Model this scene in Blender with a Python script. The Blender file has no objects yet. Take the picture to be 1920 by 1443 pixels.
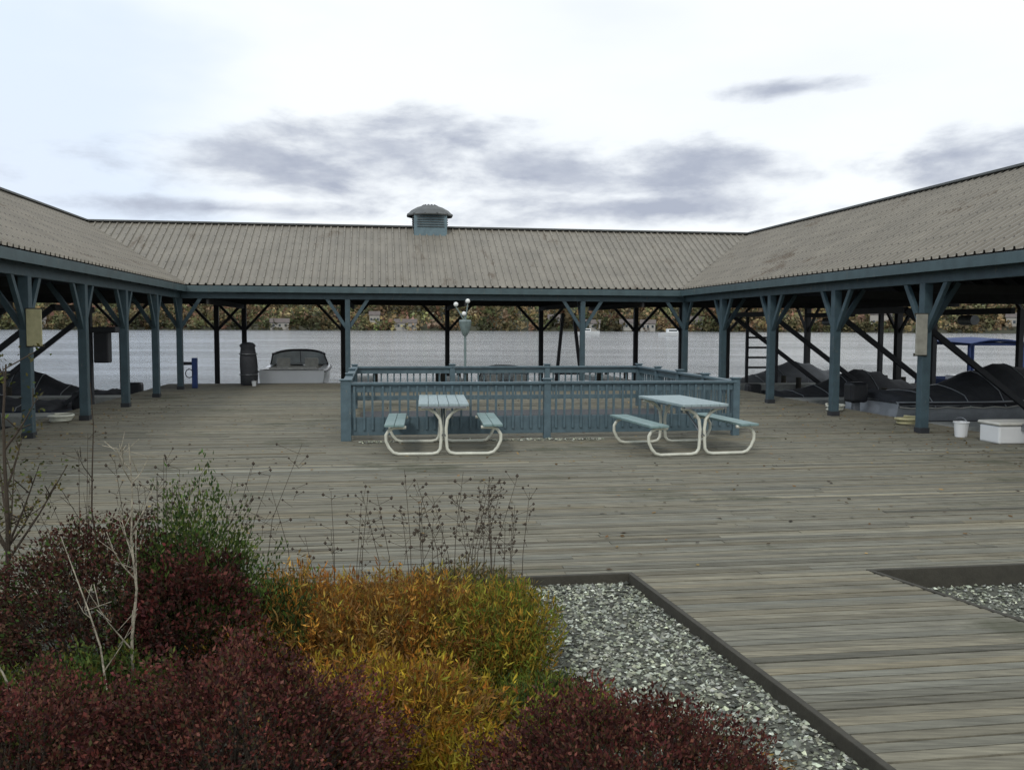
import bpy, math, random
import numpy as np
from mathutils import Vector, Matrix, noise
random.seed(7); rng = np.random.default_rng(11)
R = math.radians
S = bpy.context.scene
COL = S.collection

# ------------------------------------------------------------------ camera
F_PX = 932.0           # focal length in pixels of the 1920 px wide photograph
CAM_H = 1.9
PITCH, ROLL = 0.0645, 0.0038
cd = bpy.data.cameras.new('camera'); cam = bpy.data.objects.new('camera', cd); COL.objects.link(cam)
cd.sensor_width = 36.0; cd.lens = F_PX / 1059 * 36.0
cd.clip_start = 0.05; cd.clip_end = 6000
cam.matrix_world = (Matrix.Translation((0, 0, CAM_H)) @ Matrix.Rotation(R(90) - PITCH, 4, 'X') @ Matrix.Rotation(ROLL, 4, 'Z'))
S.camera = cam

# ------------------------------------------------------------------ sky and sun
SUN_EL, SUN_AZ = R(40), R(-158)           # azimuth measured from +Y towards +X
w = bpy.data.worlds.new('World'); S.world = w; w.use_nodes = True
nt = w.node_tree; N = nt.nodes; LK = nt.links
for n in list(N): N.remove(n)
def node(tree, typ, **kw):
    n = tree.nodes.new(typ)
    for k, v in kw.items():
        if k in n.inputs: n.inputs[k].default_value = v
        else: setattr(n, k, v)
    return n
out = node(nt, 'ShaderNodeOutputWorld'); bg = node(nt, 'ShaderNodeBackground', Strength=0.1)
LK.new(bg.outputs[0], out.inputs[0])
sky = node(nt, 'ShaderNodeTexSky'); sky.sky_type = 'NISHITA'; sky.sun_disc = False
sky.sun_elevation = SUN_EL; sky.sun_rotation = SUN_AZ
tc = node(nt, 'ShaderNodeTexCoord')
sep = node(nt, 'ShaderNodeSeparateXYZ'); LK.new(tc.outputs['Generated'], sep.inputs[0])
def M_(op, a, b=None, c=None, clamp=False):
    n = nt.nodes.new('ShaderNodeMath'); n.operation = op; n.use_clamp = clamp
    for i, x in enumerate((a, b, c)):
        if x is None: continue
        if isinstance(x, (int, float)): n.inputs[i].default_value = x
        else: LK.new(x, n.inputs[i])
    return n.outputs[0]
az = M_('ARCTAN2', sep.outputs[0], sep.outputs[1])
el = M_('ARCSINE', sep.outputs[2])
cmb = node(nt, 'ShaderNodeCombineXYZ'); LK.new(az, cmb.inputs[0]); LK.new(M_('MULTIPLY', el, 2.7), cmb.inputs[1])
nz = node(nt, 'ShaderNodeTexNoise', Scale=6.5, Detail=11.0, Roughness=0.58, Distortion=0.15); LK.new(cmb.outputs[0], nz.inputs[0])
nz2 = node(nt, 'ShaderNodeTexNoise', Scale=1.6, Detail=5.0, Roughness=0.5); LK.new(cmb.outputs[0], nz2.inputs[0])
nz3 = node(nt, 'ShaderNodeTexNoise', Scale=9.0, Detail=7.0, Roughness=0.6); LK.new(cmb.outputs[0], nz3.inputs[0])
def blob(a0, e0, ra, re, warp=0.55):
    """soft elliptical cloud bank round a compass direction, edge broken up by noise"""
    da = M_('DIVIDE', M_('SUBTRACT', az, a0), ra); de = M_('DIVIDE', M_('SUBTRACT', el, e0), re)
    d = M_('SQRT', M_('ADD', M_('MULTIPLY', da, da), M_('MULTIPLY', de, de)))
    return M_('SUBTRACT', 1.0, d)
def ramp(v, lo, hi):
    n = nt.nodes.new('ShaderNodeMapRange'); n.interpolation_type = 'SMOOTHSTEP'; n.clamp = True
    LK.new(v, n.inputs[0]); n.inputs[1].default_value = lo; n.inputs[2].default_value = hi
    return n.outputs[0]
banks = [(-.27, .168, .20, .040), (-.11, .190, .17, .050), (.03, .170, .20, .040), (.15, .160, .20, .044), (.10, .128, .30, .030),
         (.30, .243, .10, .012), (.46, .165, .14, .045), (.45, .348, .16, .020), (-.75, .16, .3, .06), (.95, .22, .3, .06), (-.3, .122, .22, .014)]
acc = None
for b_ in banks:
    x = blob(*b_); acc = x if acc is None else M_('MAXIMUM', acc, x)
dens = M_('ADD', acc, M_('MULTIPLY', M_('SUBTRACT', nz.outputs['Fac'], 0.5), 3.2))
dark = ramp(dens, 0.0, 1.0)
dark = M_('MULTIPLY', dark, M_('ADD', 0.35, M_('MULTIPLY', nz3.outputs['Fac'], 1.15)), clamp=True)
blueness = ramp(M_('ADD', nz2.outputs['Fac'], M_('MULTIPLY', M_('SUBTRACT', -0.18, az), 0.75)), 0.50, 0.74)
def mixc(fac, a, b):
    n = nt.nodes.new('ShaderNodeMix'); n.data_type = 'RGBA'; n.clamp_result = False
    LK.new(fac, n.inputs[0])
    for i, x in ((6, a), (7, b)):
        if isinstance(x, tuple): n.inputs[i].default_value = (*x, 1)
        else: LK.new(x, n.inputs[i])
    return n.outputs[2]
SKY_K = 1.0
blue_sky = mixc(M_('MULTIPLY', ramp(el, 0.0, 1.2), 0.15), (7.6, 8.8, 10.4), sky.outputs[0])
col = mixc(M_('MULTIPLY', blueness, 0.85), (9.9, 10.35, 10.7), blue_sky)
veil = ramp(nz2.outputs['Fac'], .45, .70)
col = mixc(M_('MULTIPLY', veil, .55), col, (8.0, 8.7, 9.9))
col = mixc(dark, col, (4.5, 4.95, 6.0))
LK.new(col, bg.inputs[0])

sd = bpy.data.lights.new('sun', 'SUN'); sd.energy = 1.2; sd.angle = R(10); sd.color = (1.0, .96, .9)
sun = bpy.data.objects.new('sun', sd); COL.objects.link(sun)
sdir = Vector((math.sin(SUN_AZ) * math.cos(SUN_EL), math.cos(SUN_AZ) * math.cos(SUN_EL), math.sin(SUN_EL)))
sun.rotation_euler = sdir.to_track_quat('Z', 'Y').to_euler(); sun.location = sdir * 40
S.view_settings.view_transform = 'Standard'; S.view_settings.look = 'None'
S.view_settings.exposure = 0.0; S.view_settings.gamma = 1.0

# ------------------------------------------------------------------ frame of the court
TH = 0.1483; LX, LY = -9.864, 26.771
UX, UY = math.cos(TH), math.sin(TH); VX, VY = -math.sin(TH), math.cos(TH)
def W(a, b, z=0.0): return Vector((LX + a*UX + b*VX, LY + a*UY + b*VY, z))
WD = 15.6; OV = 0.24; HW = 3.95; ZE, ZR = 3.05, 5.25; FRONT = -31.0; OUT = 7.42

# ------------------------------------------------------------------ materials
MATS = {}
def material(name, color, rough=.7, metal=0, noise_amt=.18, scale=6, bump=0, bump_scale=None, stretch=(1, 1, 1), color2=None, attr=False, spec=.5, coat=0, detail=6, wear=None):
    m = bpy.data.materials.new(name); m.use_nodes = True; t = m.node_tree; b = t.nodes['Principled BSDF']
    b.inputs['Roughness'].default_value = rough; b.inputs['Metallic'].default_value = metal
    b.inputs['Specular IOR Level'].default_value = spec
    b.inputs['Coat Weight'].default_value = coat
    c = t.nodes.new('ShaderNodeTexCoord'); mp = t.nodes.new('ShaderNodeMapping'); mp.inputs[3].default_value = stretch
    t.links.new(c.outputs['Object'], mp.inputs[0])
    n = node(t, 'ShaderNodeTexNoise', Scale=scale, Detail=detail, Roughness=.6); t.links.new(mp.outputs[0], n.inputs[0])
    mr = t.nodes.new('ShaderNodeMapRange'); t.links.new(n.outputs['Fac'], mr.inputs[0])
    mr.inputs[1].default_value = .3; mr.inputs[2].default_value = .7
    mix = t.nodes.new('ShaderNodeMix'); mix.data_type = 'RGBA'; t.links.new(mr.outputs[0], mix.inputs[0])
    c2 = color2 or tuple(x * (1 - noise_amt) for x in color); c1 = color if color2 else tuple(min(1, x * (1 + noise_amt)) for x in color)
    mix.inputs[6].default_value = (*c1, 1); mix.inputs[7].default_value = (*c2, 1)
    res = mix.outputs[2]
    if attr:
        at = t.nodes.new('ShaderNodeAttribute'); at.attribute_name = 'tint'
        mm = t.nodes.new('ShaderNodeMix'); mm.data_type = 'RGBA'; mm.blend_type = 'MULTIPLY'; mm.inputs[0].default_value = 1
        t.links.new(res, mm.inputs[6]); t.links.new(at.outputs['Color'], mm.inputs[7]); res = mm.outputs[2]
    if wear:
        nw = node(t, 'ShaderNodeTexNoise', Scale=wear[2], Detail=8.0, Roughness=.7)
        mw = t.nodes.new('ShaderNodeMapping'); mw.inputs[3].default_value = wear[3] if len(wear) > 3 else (1, 1, .35); t.links.new(c.outputs['Object'], mw.inputs[0]); t.links.new(mw.outputs[0], nw.inputs[0])
        rw = t.nodes.new('ShaderNodeMapRange'); t.links.new(nw.outputs['Fac'], rw.inputs[0]); rw.inputs[1].default_value = wear[1]; rw.inputs[2].default_value = wear[1] + .09
        xw = t.nodes.new('ShaderNodeMix'); xw.data_type = 'RGBA'; t.links.new(rw.outputs[0], xw.inputs[0]); t.links.new(res, xw.inputs[6]); xw.inputs[7].default_value = (*wear[0], 1); res = xw.outputs[2]
    t.links.new(res, b.inputs['Base Color'])
    if bump:
        n2 = node(t, 'ShaderNodeTexNoise', Scale=bump_scale or scale * 4, Detail=5.0, Roughness=.6); t.links.new(mp.outputs[0], n2.inputs[0])
        bp = node(t, 'ShaderNodeBump', Strength=bump, Distance=.02); t.links.new(n2.outputs['Fac'], bp.inputs['Height']); t.links.new(bp.outputs[0], b.inputs['Normal'])
    MATS[name] = m; return m
def leafmat(name, trans=.25, rough=.65):
    m = bpy.data.materials.new(name); m.use_nodes = True; t = m.node_tree; b = t.nodes['Principled BSDF']
    at = t.nodes.new('ShaderNodeAttribute'); at.attribute_name = 'tint'
    t.links.new(at.outputs['Color'], b.inputs['Base Color']); b.inputs['Roughness'].default_value = rough
    b.inputs['Specular IOR Level'].default_value = .14
    tr = t.nodes.new('ShaderNodeBsdfTranslucent'); t.links.new(at.outputs['Color'], tr.inputs[0])
    mx = t.nodes.new('ShaderNodeMixShader'); mx.inputs[0].default_value = trans
    o = t.nodes['Material Output']; t.links.new(b.outputs[0], mx.inputs[1]); t.links.new(tr.outputs[0], mx.inputs[2]); t.links.new(mx.outputs[0], o.inputs[0])
    MATS[name] = m; return m
deck_m = material('weathered_deck_wood', (.178, .166, .122), .8, noise_amt=.42, scale=3.0, stretch=(1, 11, 1), attr=True, bump=.45, bump_scale=14, spec=.35, wear=((.095, .095, .062), .56, .40, (1, 1.4, 1)))
deck_m.node_tree.nodes['Mapping'].inputs['Rotation'].default_value = (0, 0, -TH)
edge_m = material('dark_timber', (.05, .046, .034), .85, scale=8, bump=.3)
paint_m = material('slate_blue_paint', (.044, .076, .090), .55, noise_amt=.2, scale=5, bump=.15, wear=((.13, .135, .12), .60, 9))
paint2_m = material('rail_blue_paint', (.080, .125, .145), .5, noise_amt=.18, scale=7, bump=.15, wear=((.17, .18, .16), .61, 11))
fascia_m = material('fascia_blue_paint', (.062, .098, .105), .5, noise_amt=.2, scale=3, bump=.1, wear=((.12, .13, .115), .60, 6))
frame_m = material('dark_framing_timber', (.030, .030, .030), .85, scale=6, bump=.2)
roof_m = material('ribbed_roof_sheet', (.25, .228, .185), .6, metal=0, noise_amt=.16, scale=1.3, bump=.08, color2=(.18, .165, .135), spec=.45, wear=((.13, .105, .075), .58, 1.1, (1, .4, .4)))
ridge_m = material('ridge_capping', (.10, .105, .10), .6, scale=4)
cup_m = material('cupola_paint', (.13, .19, .21), .6, scale=6)
gravel_m = material('gravel_soil', (.16, .165, .13), .95, color2=(.09, .092, .07), scale=45, bump=1.0, bump_scale=120)
stone_m = material('gravel_stone', (.50, .52, .44), .85, noise_amt=.2, scale=20, attr=True)
soil_m = material('bank_soil', (.09, .085, .055), .95, color2=(.05, .06, .03), scale=2, bump=.6, bump_scale=20)
white_m = material('white_gelcoat', (.72, .73, .72), .25, noise_amt=.04, scale=2, coat=.3)
cream_m = material('cream_tube_paint', (.62, .62, .52), .4, noise_amt=.12, scale=10, wear=((.20, .13, .07), .64, 22))
top_m = material('pale_blue_table_board', (.29, .365, .37), .5, noise_amt=.15, scale=6, stretch=(6, 1, 1), wear=((.22, .24, .20), .60, 14))
seat_m = material('green_blue_seat_board', (.19, .28, .27), .5, noise_amt=.15, scale=6, wear=((.18, .18, .14), .58, 14))
black_m = material('black_rubber', (.018, .019, .022), .5, scale=9)
canvas_m = material('charcoal_canvas', (.045, .047, .052), .9, noise_amt=.3, scale=3, bump=.4, bump_scale=5)
gcanvas_m = material('grey_canvas', (.17, .18, .19), .9, noise_amt=.2, scale=3, bump=.4, bump_scale=5)
blue_m = material('navy_blue_canvas', (.02, .045, .15), .7, noise_amt=.25, scale=4, bump=.2)
dblue_m = material('dark_blue_hull', (.02, .03, .06), .3, scale=3, coat=.3)
gray_m = material('grey_gelcoat', (.34, .36, .37), .35, scale=3, coat=.3)
vinyl_m = material('cream_vinyl', (.55, .54, .48), .5, scale=5)
steel_m = material('galvanised_steel', (.25, .26, .27), .45, metal=.7, scale=9)
dsteel_m = material('dark_lift_steel', (.03, .032, .036), .6, metal=.2, scale=8)
tan_m = material('tan_board', (.42, .39, .22), .7, scale=8)
beige_m = material('beige_board', (.30, .29, .24), .7, scale=8)
pier_m = material('pale_pier_board', (.34, .35, .32), .8, scale=8, stretch=(1, 5, 1), bump=.3)
clear_m = material('pale_screen', (.70, .74, .74), .1, scale=2, spec=.8)
nail_m = material('nail_heads', (.05, .045, .04), .6)
glass_m = material('tinted_glass', (.02, .03, .035), .08, scale=2, spec=.8)
bulb_m = material('frosted_globe', (.8, .8, .76), .3, noise_amt=.03)
lamp_m = material('lamp_grey_green', (.17, .22, .21), .5, scale=9)
hill_m = material('hill_soil', (.05, .045, .025), .95, scale=.02, color2=(.035, .04, .02))
wall_m = material('pale_siding', (.36, .34, .30), .8, scale=.3, noise_amt=.1)
hroof_m = material('house_roof', (.12, .10, .09), .8, scale=.5)
bark_m = material('brown_bark', (.06, .045, .03), .9, scale=30, bump=.5)
pbark_m = material('pale_bark', (.30, .27, .20), .8, scale=25, noise_amt=.5, wear=((.08, .06, .04), .54, 30, (1, 1, 1)))
leaf_m = leafmat('foliage', .2); grass_m = leafmat('dry_grass', .3, .7)
far_m = leafmat('far_foliage', .1, .9)
# lake
water_m = bpy.data.materials.new('lake_water'); water_m.use_nodes = True; t = water_m.node_tree; b = t.nodes['Principled BSDF']
b.inputs['Base Color'].default_value = (.05, .06, .065, 1); b.inputs['Roughness'].default_value = .12; b.inputs['IOR'].default_value = 1.33
c = t.nodes.new('ShaderNodeTexCoord'); mp = t.nodes.new('ShaderNodeMapping'); mp.inputs[3].default_value = (.8, 2.2, 1); t.links.new(c.outputs['Object'], mp.inputs[0])
n1 = node(t, 'ShaderNodeTexNoise', Scale=1.4, Detail=6.0, Roughness=.6); t.links.new(mp.outputs[0], n1.inputs[0])
n2 = node(t, 'ShaderNodeTexNoise', Scale=.12, Detail=5.0, Roughness=.65); t.links.new(mp.outputs[0], n2.inputs[0])
ml = t.nodes.new('ShaderNodeMath'); ml.operation = 'MULTIPLY_ADD'; t.links.new(n2.outputs['Fac'], ml.inputs[0]); ml.inputs[1].default_value = 6.0; t.links.new(n1.outputs['Fac'], ml.inputs[2])
bp = node(t, 'ShaderNodeBump', Strength=.7, Distance=.16); t.links.new(ml.outputs[0], bp.inputs['Height'])
n3 = node(t, 'ShaderNodeTexNoise', Scale=.02, Detail=4.0, Roughness=.6, Distortion=.4); t.links.new(mp.outputs[0], n3.inputs[0])
m3 = t.nodes.new('ShaderNodeMapRange'); t.links.new(n3.outputs['Fac'], m3.inputs[0]); m3.inputs[1].default_value = .42; m3.inputs[2].default_value = .58; m3.inputs[3].default_value = .16; m3.inputs[4].default_value = .75
t.links.new(m3.outputs[0], bp.inputs['Strength']); t.links.new(bp.outputs[0], b.inputs['Normal'])

# ------------------------------------------------------------------ mesh helpers
class MB:
    def __init__(s): s.v = []; s.f = []
    def add(s, vs, fs):
        k = len(s.v); s.v += [tuple(x) for x in vs]; s.f += [tuple(i + k for i in q) for q in fs]; return s
    BOXF = [(0, 3, 2, 1), (4, 5, 6, 7), (0, 1, 5, 4), (1, 2, 6, 5), (2, 3, 7, 6), (3, 0, 4, 7)]
    def box(s, p, q):
        (x0, y0, z0), (x1, y1, z1) = p, q
        return s.add([(x0, y0, z0), (x1, y0, z0), (x1, y1, z0), (x0, y1, z0), (x0, y0, z1), (x1, y0, z1), (x1, y1, z1), (x0, y1, z1)], MB.BOXF)
    def bar(s, p, q, w_, h_, up=(0, 0, 1)):
        p = Vector(p); q = Vector(q); d = (q - p).normalized(); up = Vector(up)
        if abs(d.dot(up)) > .99: up = Vector((0, 1, 0)) if abs(d.y) < .9 else Vector((1, 0, 0))
        sx = d.cross(up).normalized() * w_ / 2; sz = sx.cross(d).normalized() * h_ / 2
        vs = [e + a * sx + c_ * sz for e in (p, q) for a, c_ in ((-1, -1), (1, -1), (1, 1), (-1, 1))]
        return s.add(vs, [(0, 1, 2, 3), (7, 6, 5, 4), (0, 4, 5, 1), (1, 5, 6, 2), (2, 6, 7, 3), (3, 7, 4, 0)])
    def tube(s, pts, r, n=8, r2=None, cap=True):
        pts = [Vector(p) for p in pts]; k = len(s.v); m = len(pts); prev = None
        for i, p in enumerate(pts):
            d = (pts[min(i + 1, m - 1)] - pts[max(i - 1, 0)]).normalized()
            if prev is None:
                a = Vector((0, 0, 1)) if abs(d.z) < .9 else Vector((1, 0, 0)); x = d.cross(a).normalized()
            else: x = (prev - d * prev.dot(d)).normalized()
            prev = x; y = d.cross(x); rr = r if r2 is None else r + (r2 - r) * i / (m - 1)
            for j in range(n):
                an = 2 * math.pi * j / n; s.v.append(tuple(p + rr * (math.cos(an) * x + math.sin(an) * y)))
        for i in range(m - 1):
            for j in range(n):
                s.f.append((k + i*n + j, k + i*n + (j+1) % n, k + (i+1)*n + (j+1) % n, k + (i+1)*n + j))
        if cap: s.f.append(tuple(k + j for j in reversed(range(n)))); s.f.append(tuple(k + (m-1)*n + j for j in range(n)))
        return s
    def lathe(s, prof, c, n=16):
        k = len(s.v); m = len(prof)
        for r_, z in prof:
            for j in range(n): s.v.append((c[0] + r_*math.cos(2*math.pi*j/n), c[1] + r_*math.sin(2*math.pi*j/n), c[2] + z))
        for i in range(m-1):
            for j in range(n): s.f.append((k+i*n+j, k+i*n+(j+1) % n, k+(i+1)*n+(j+1) % n, k+(i+1)*n+j))
        s.f.append(tuple(k+j for j in reversed(range(n)))); s.f.append(tuple(k+(m-1)*n+j for j in range(n)))
        return s
    def grid(s, rows):
        k = len(s.v); n = len(rows[0])
        for r_ in rows: s.v += [tuple(p) for p in r_]
        for i in range(len(rows)-1):
            for j in range(n-1): s.f.append((k+i*n+j, k+i*n+j+1, k+(i+1)*n+j+1, k+(i+1)*n+j))
        return s
    def build(s, name, m, parent=None, bevel=0, smooth=False):
        me = bpy.data.meshes.new(name); me.from_pydata(s.v, [], s.f); me.update(); me.materials.append(m)
        if smooth: me.polygons.foreach_set('use_smooth', [True] * len(me.polygons))
        o = bpy.data.objects.new(name, me); COL.objects.link(o)
        if parent is not None: o.parent = parent
        if bevel:
            md = o.modifiers.new('bevel', 'BEVEL'); md.width = bevel; md.segments = 2; md.limit_method = 'ANGLE'
        return o
def tag(o, label=None, cat=None, group=None, kind=None):
    for k, v in (('label', label), ('category', cat), ('group', group), ('kind', kind)):
        if v: o[k] = v
    return o
def empty(name, loc, rz=0, label=None, cat=None, group=None):
    o = bpy.data.objects.new(name, None); COL.objects.link(o); o.location = loc; o.rotation_euler = (0, 0, rz); o.empty_display_size = .1
    return tag(o, label, cat, group)
def copy_tree(o, parent=None):
    c_ = o.copy(); COL.objects.link(c_); c_.parent = parent
    for ch in list(o.children): copy_tree(ch, c_)
    return c_
def np_mesh(name, V, faces_per, m, tint=None, parent=None, smooth=False):
    """V (n, k, 3): n polygons of k corners each; tint (n, 3) colour of each polygon"""
    n, k = V.shape[:2]; me = bpy.data.meshes.new(name)
    me.vertices.add(n*k); me.vertices.foreach_set('co', V.reshape(-1).astype(np.float32))
    me.loops.add(n*k); me.loops.foreach_set('vertex_index', np.arange(n*k, dtype=np.int32))
    me.polygons.add(n); me.polygons.foreach_set('loop_start', np.arange(n, dtype=np.int32)*k)
    me.update(calc_edges=True); me.materials.append(m)
    if tint is not None:
        a = me.color_attributes.new('tint', 'FLOAT_COLOR', 'CORNER')
        c_ = np.ones((n, k, 4), np.float32); c_[:, :, :3] = tint[:, None, :]; a.data.foreach_set('color', c_.reshape(-1))
    o = bpy.data.objects.new(name, me); COL.objects.link(o)
    if parent is not None: o.parent = parent
    return o

# ------------------------------------------------------------------ setting: lake, bank, deck, gravel
WATER_Z = -0.95; GZ = -.075; PZ = -.16
wm = MB(); wm.add([(-3500, -400, WATER_Z), (3500, -400, WATER_Z), (3500, 4000, WATER_Z), (-3500, 4000, WATER_Z)], [(0, 1, 2, 3)])
tag(wm.build('lake_water', water_m), kind='structure')
gm = MB(); rows = []
for j, b_ in enumerate([-400, -60, -32, -24, -18, -15, -13.5, -11]):
    z = GZ if b_ < -15.5 else (-.45 if b_ < -14 else (-1.1 if b_ < -12 else -2.2))
    rows.append([W(a, b_, (PZ if z == GZ and a > 9 else z)) for a in (-400, -40, -12, 0, 8, 8.7, 9.3, 16, 28, 60, 400)])
gm.grid(rows); tag(gm.build('ground', gravel_m), kind='structure')
bm_ = MB(); rows = []
# rough bank of earth and grass outside the two side arms
def edge_line(b_):      # deck edge of the planting bed: 7.75 at b=-21.25, 8.0 at b=-24.4
    return 7.75 + (-21.25 - b_) * .08
def pit_line(b_):
    return 9.6 + (-21.42 - b_) * .26
BED_B, PIT_B = -21.25, -21.42
PITCH_B = .092
V_, T_ = [], []
b_ = 2.75
row = 0
while b_ > -34:
    b0 = b_ - PITCH_B + random.choice([.006, .008, .009, .012]); b1 = b_
    spans = [(-.95, 16.75)]
    if b1 < PIT_B: spans = [(-.95, pit_line(b1)), (13.6, 16.75)]
    if b1 < BED_B: spans = [(edge_line(b1), spans[0][1])] + spans[1:]
    if b1 < BED_B and b1 > -40: spans = [(-.95, -.1)] + spans
    for a0, a1 in spans:
        a = a0 - (random.random() * 3.2 if a1 - a0 > 4 else 0)
        while a < a1:
            L_ = random.choice([2.4, 3.05, 3.66, 4.27, 4.9]) if a1 - a0 > 2.2 else 99
            x0 = max(a, a0); x1 = min(a + L_ - .006, a1)
            if x1 - x0 > .03:
                z = random.gauss(0, .0022); zz = z + random.gauss(0, .0012); wb = random.uniform(0, .004)
                top = [W(x0, b0 + wb, z), W(x1, b0 + wb, zz), W(x1, b1, zz), W(x0, b1, z)]
                bot = [p - Vector((0, 0, .035)) for p in top]
                q = top + bot
                k = random.gauss(1, .12); g_ = random.gauss(0, .03); tint = (k*(1+g_), k, k*(1-g_*1.5) - .0)
                if random.random() < .05: tint = tuple(x*.74 for x in tint)
                if random.random() < .04: tint = tuple(x*1.28 for x in tint)
                for f_ in ((0, 1, 2, 3), (4, 5, 1, 0), (5, 6, 2, 1), (6, 7, 3, 2), (7, 4, 0, 3)):
                    V_.append([tuple(q[i]) for i in f_]); T_.append(tint)
            a += L_
    b_ -= PITCH_B; row += 1
dk = np_mesh('deck', np.array(V_), 4, deck_m, np.array(T_)); tag(dk, kind='structure')
# joists under the boards
jm = MB()
a = -.8
while a < 16.7:
    if 0 < a < 7.7: jm.bar(W(a, 2.7, -.13), W(a, BED_B + .06, -.13), .045, .18)
    elif 9.7 < a < 13.6: jm.bar(W(a, 2.7, -.13), W(a, PIT_B + .06, -.13), .045, .18)
    a += .6
jm.bar(W(-.93, 2.72, -.13), W(16.73, 2.72, -.13), .05, .2)
tag(jm.build('deck_joists', edge_m), kind='structure')
# timber trim round the planting bed and the gravel pit (part of the deck setting)
em = MB()
em.bar(W(-.1, BED_B - .02, -.09), W(edge_line(BED_B) - .0, BED_B - .02, -.09), .04, .19)
em.bar(W(edge_line(BED_B) - .022, BED_B - .04, -.088), W(edge_line(-34) - .022, -34, -.088), .04, .19)
em.bar(W(pit_line(PIT_B), PIT_B - .02, -.09), W(13.6, PIT_B - .02, -.09), .04, .19)
em.bar(W(pit_line(PIT_B) + .022, PIT_B - .04, -.088), W(pit_line(-34) + .022, -34, -.088), .04, .19)
tag(em.build('deck_edging', edge_m, bevel=.006), kind='structure')

def scatter_stones(name, n, pick, smin, smax):
    oct_ = np.array([[1, 0, 0], [0, 1, 0], [-1, 0, 0], [0, -1, 0], [0, 0, 1], [0, 0, -1]], float)
    tri = np.array([[0, 1, 4], [1, 2, 4], [2, 3, 4], [3, 0, 4], [1, 0, 5], [2, 1, 5], [3, 2, 5], [0, 3, 5]])
    P = np.array([pick() for _ in range(n)]); sz = rng.uniform(smin, smax, n) * rng.choice([1, 1, 1.4], n)
    base = oct_[None] * sz[:, None, None] * rng.uniform(.55, 1.2, (n, 6, 1)) * np.array([1, 1, .62])
    base += rng.normal(0, .15, (n, 6, 3)) * sz[:, None, None]
    an = rng.uniform(0, 6.28, n); ca, sa = np.cos(an)[:, None], np.sin(an)[:, None]
    x = base[..., 0]*ca - base[..., 1]*sa; y = base[..., 0]*sa + base[..., 1]*ca
    base = np.stack([x, y, base[..., 2]], -1) + P[:, None, :]
    Vt = base[:, tri].reshape(-1, 3, 3)
    g = np.clip(rng.gamma(2.2, .22, n), .1, 1.5); tt = np.stack([g, g * rng.uniform(.96, 1.06, n), g * rng.uniform(.82, 1.05, n)], -1)
    return np_mesh(name, Vt, 3, stone_m, np.repeat(tt, 8, 0))
def pick_bed():
    b_ = random.uniform(-27.5, BED_B - .05); a = random.uniform(5.75, edge_line(b_) - .05); return W(a, b_, GZ + random.uniform(0, .015))
def pick_pit():
    b_ = random.uniform(-27, PIT_B - .05); a = random.uniform(pit_line(b_) + .06, 13.5); return W(a, b_, PZ + random.uniform(0, .015))
tag(scatter_stones('gravel', 30000, pick_bed, .007, .018), 'grey and white gravel inside the planting bed beside the deck edge', 'gravel', kind='stuff')
tag(scatter_stones('gravel', 26000, pick_pit, .007, .018), 'grey gravel in the sunken pit at the right of the deck', 'gravel', kind='stuff')
def pick_strip():
    return W(random.uniform(5.5, 9.6), -13.08 + random.gauss(0, .07), .008)
tag(scatter_stones('loose_gravel', 700, pick_strip, .01, .022), 'pale gravel scattered along the foot of the blue railing', 'gravel', kind='stuff')

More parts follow.
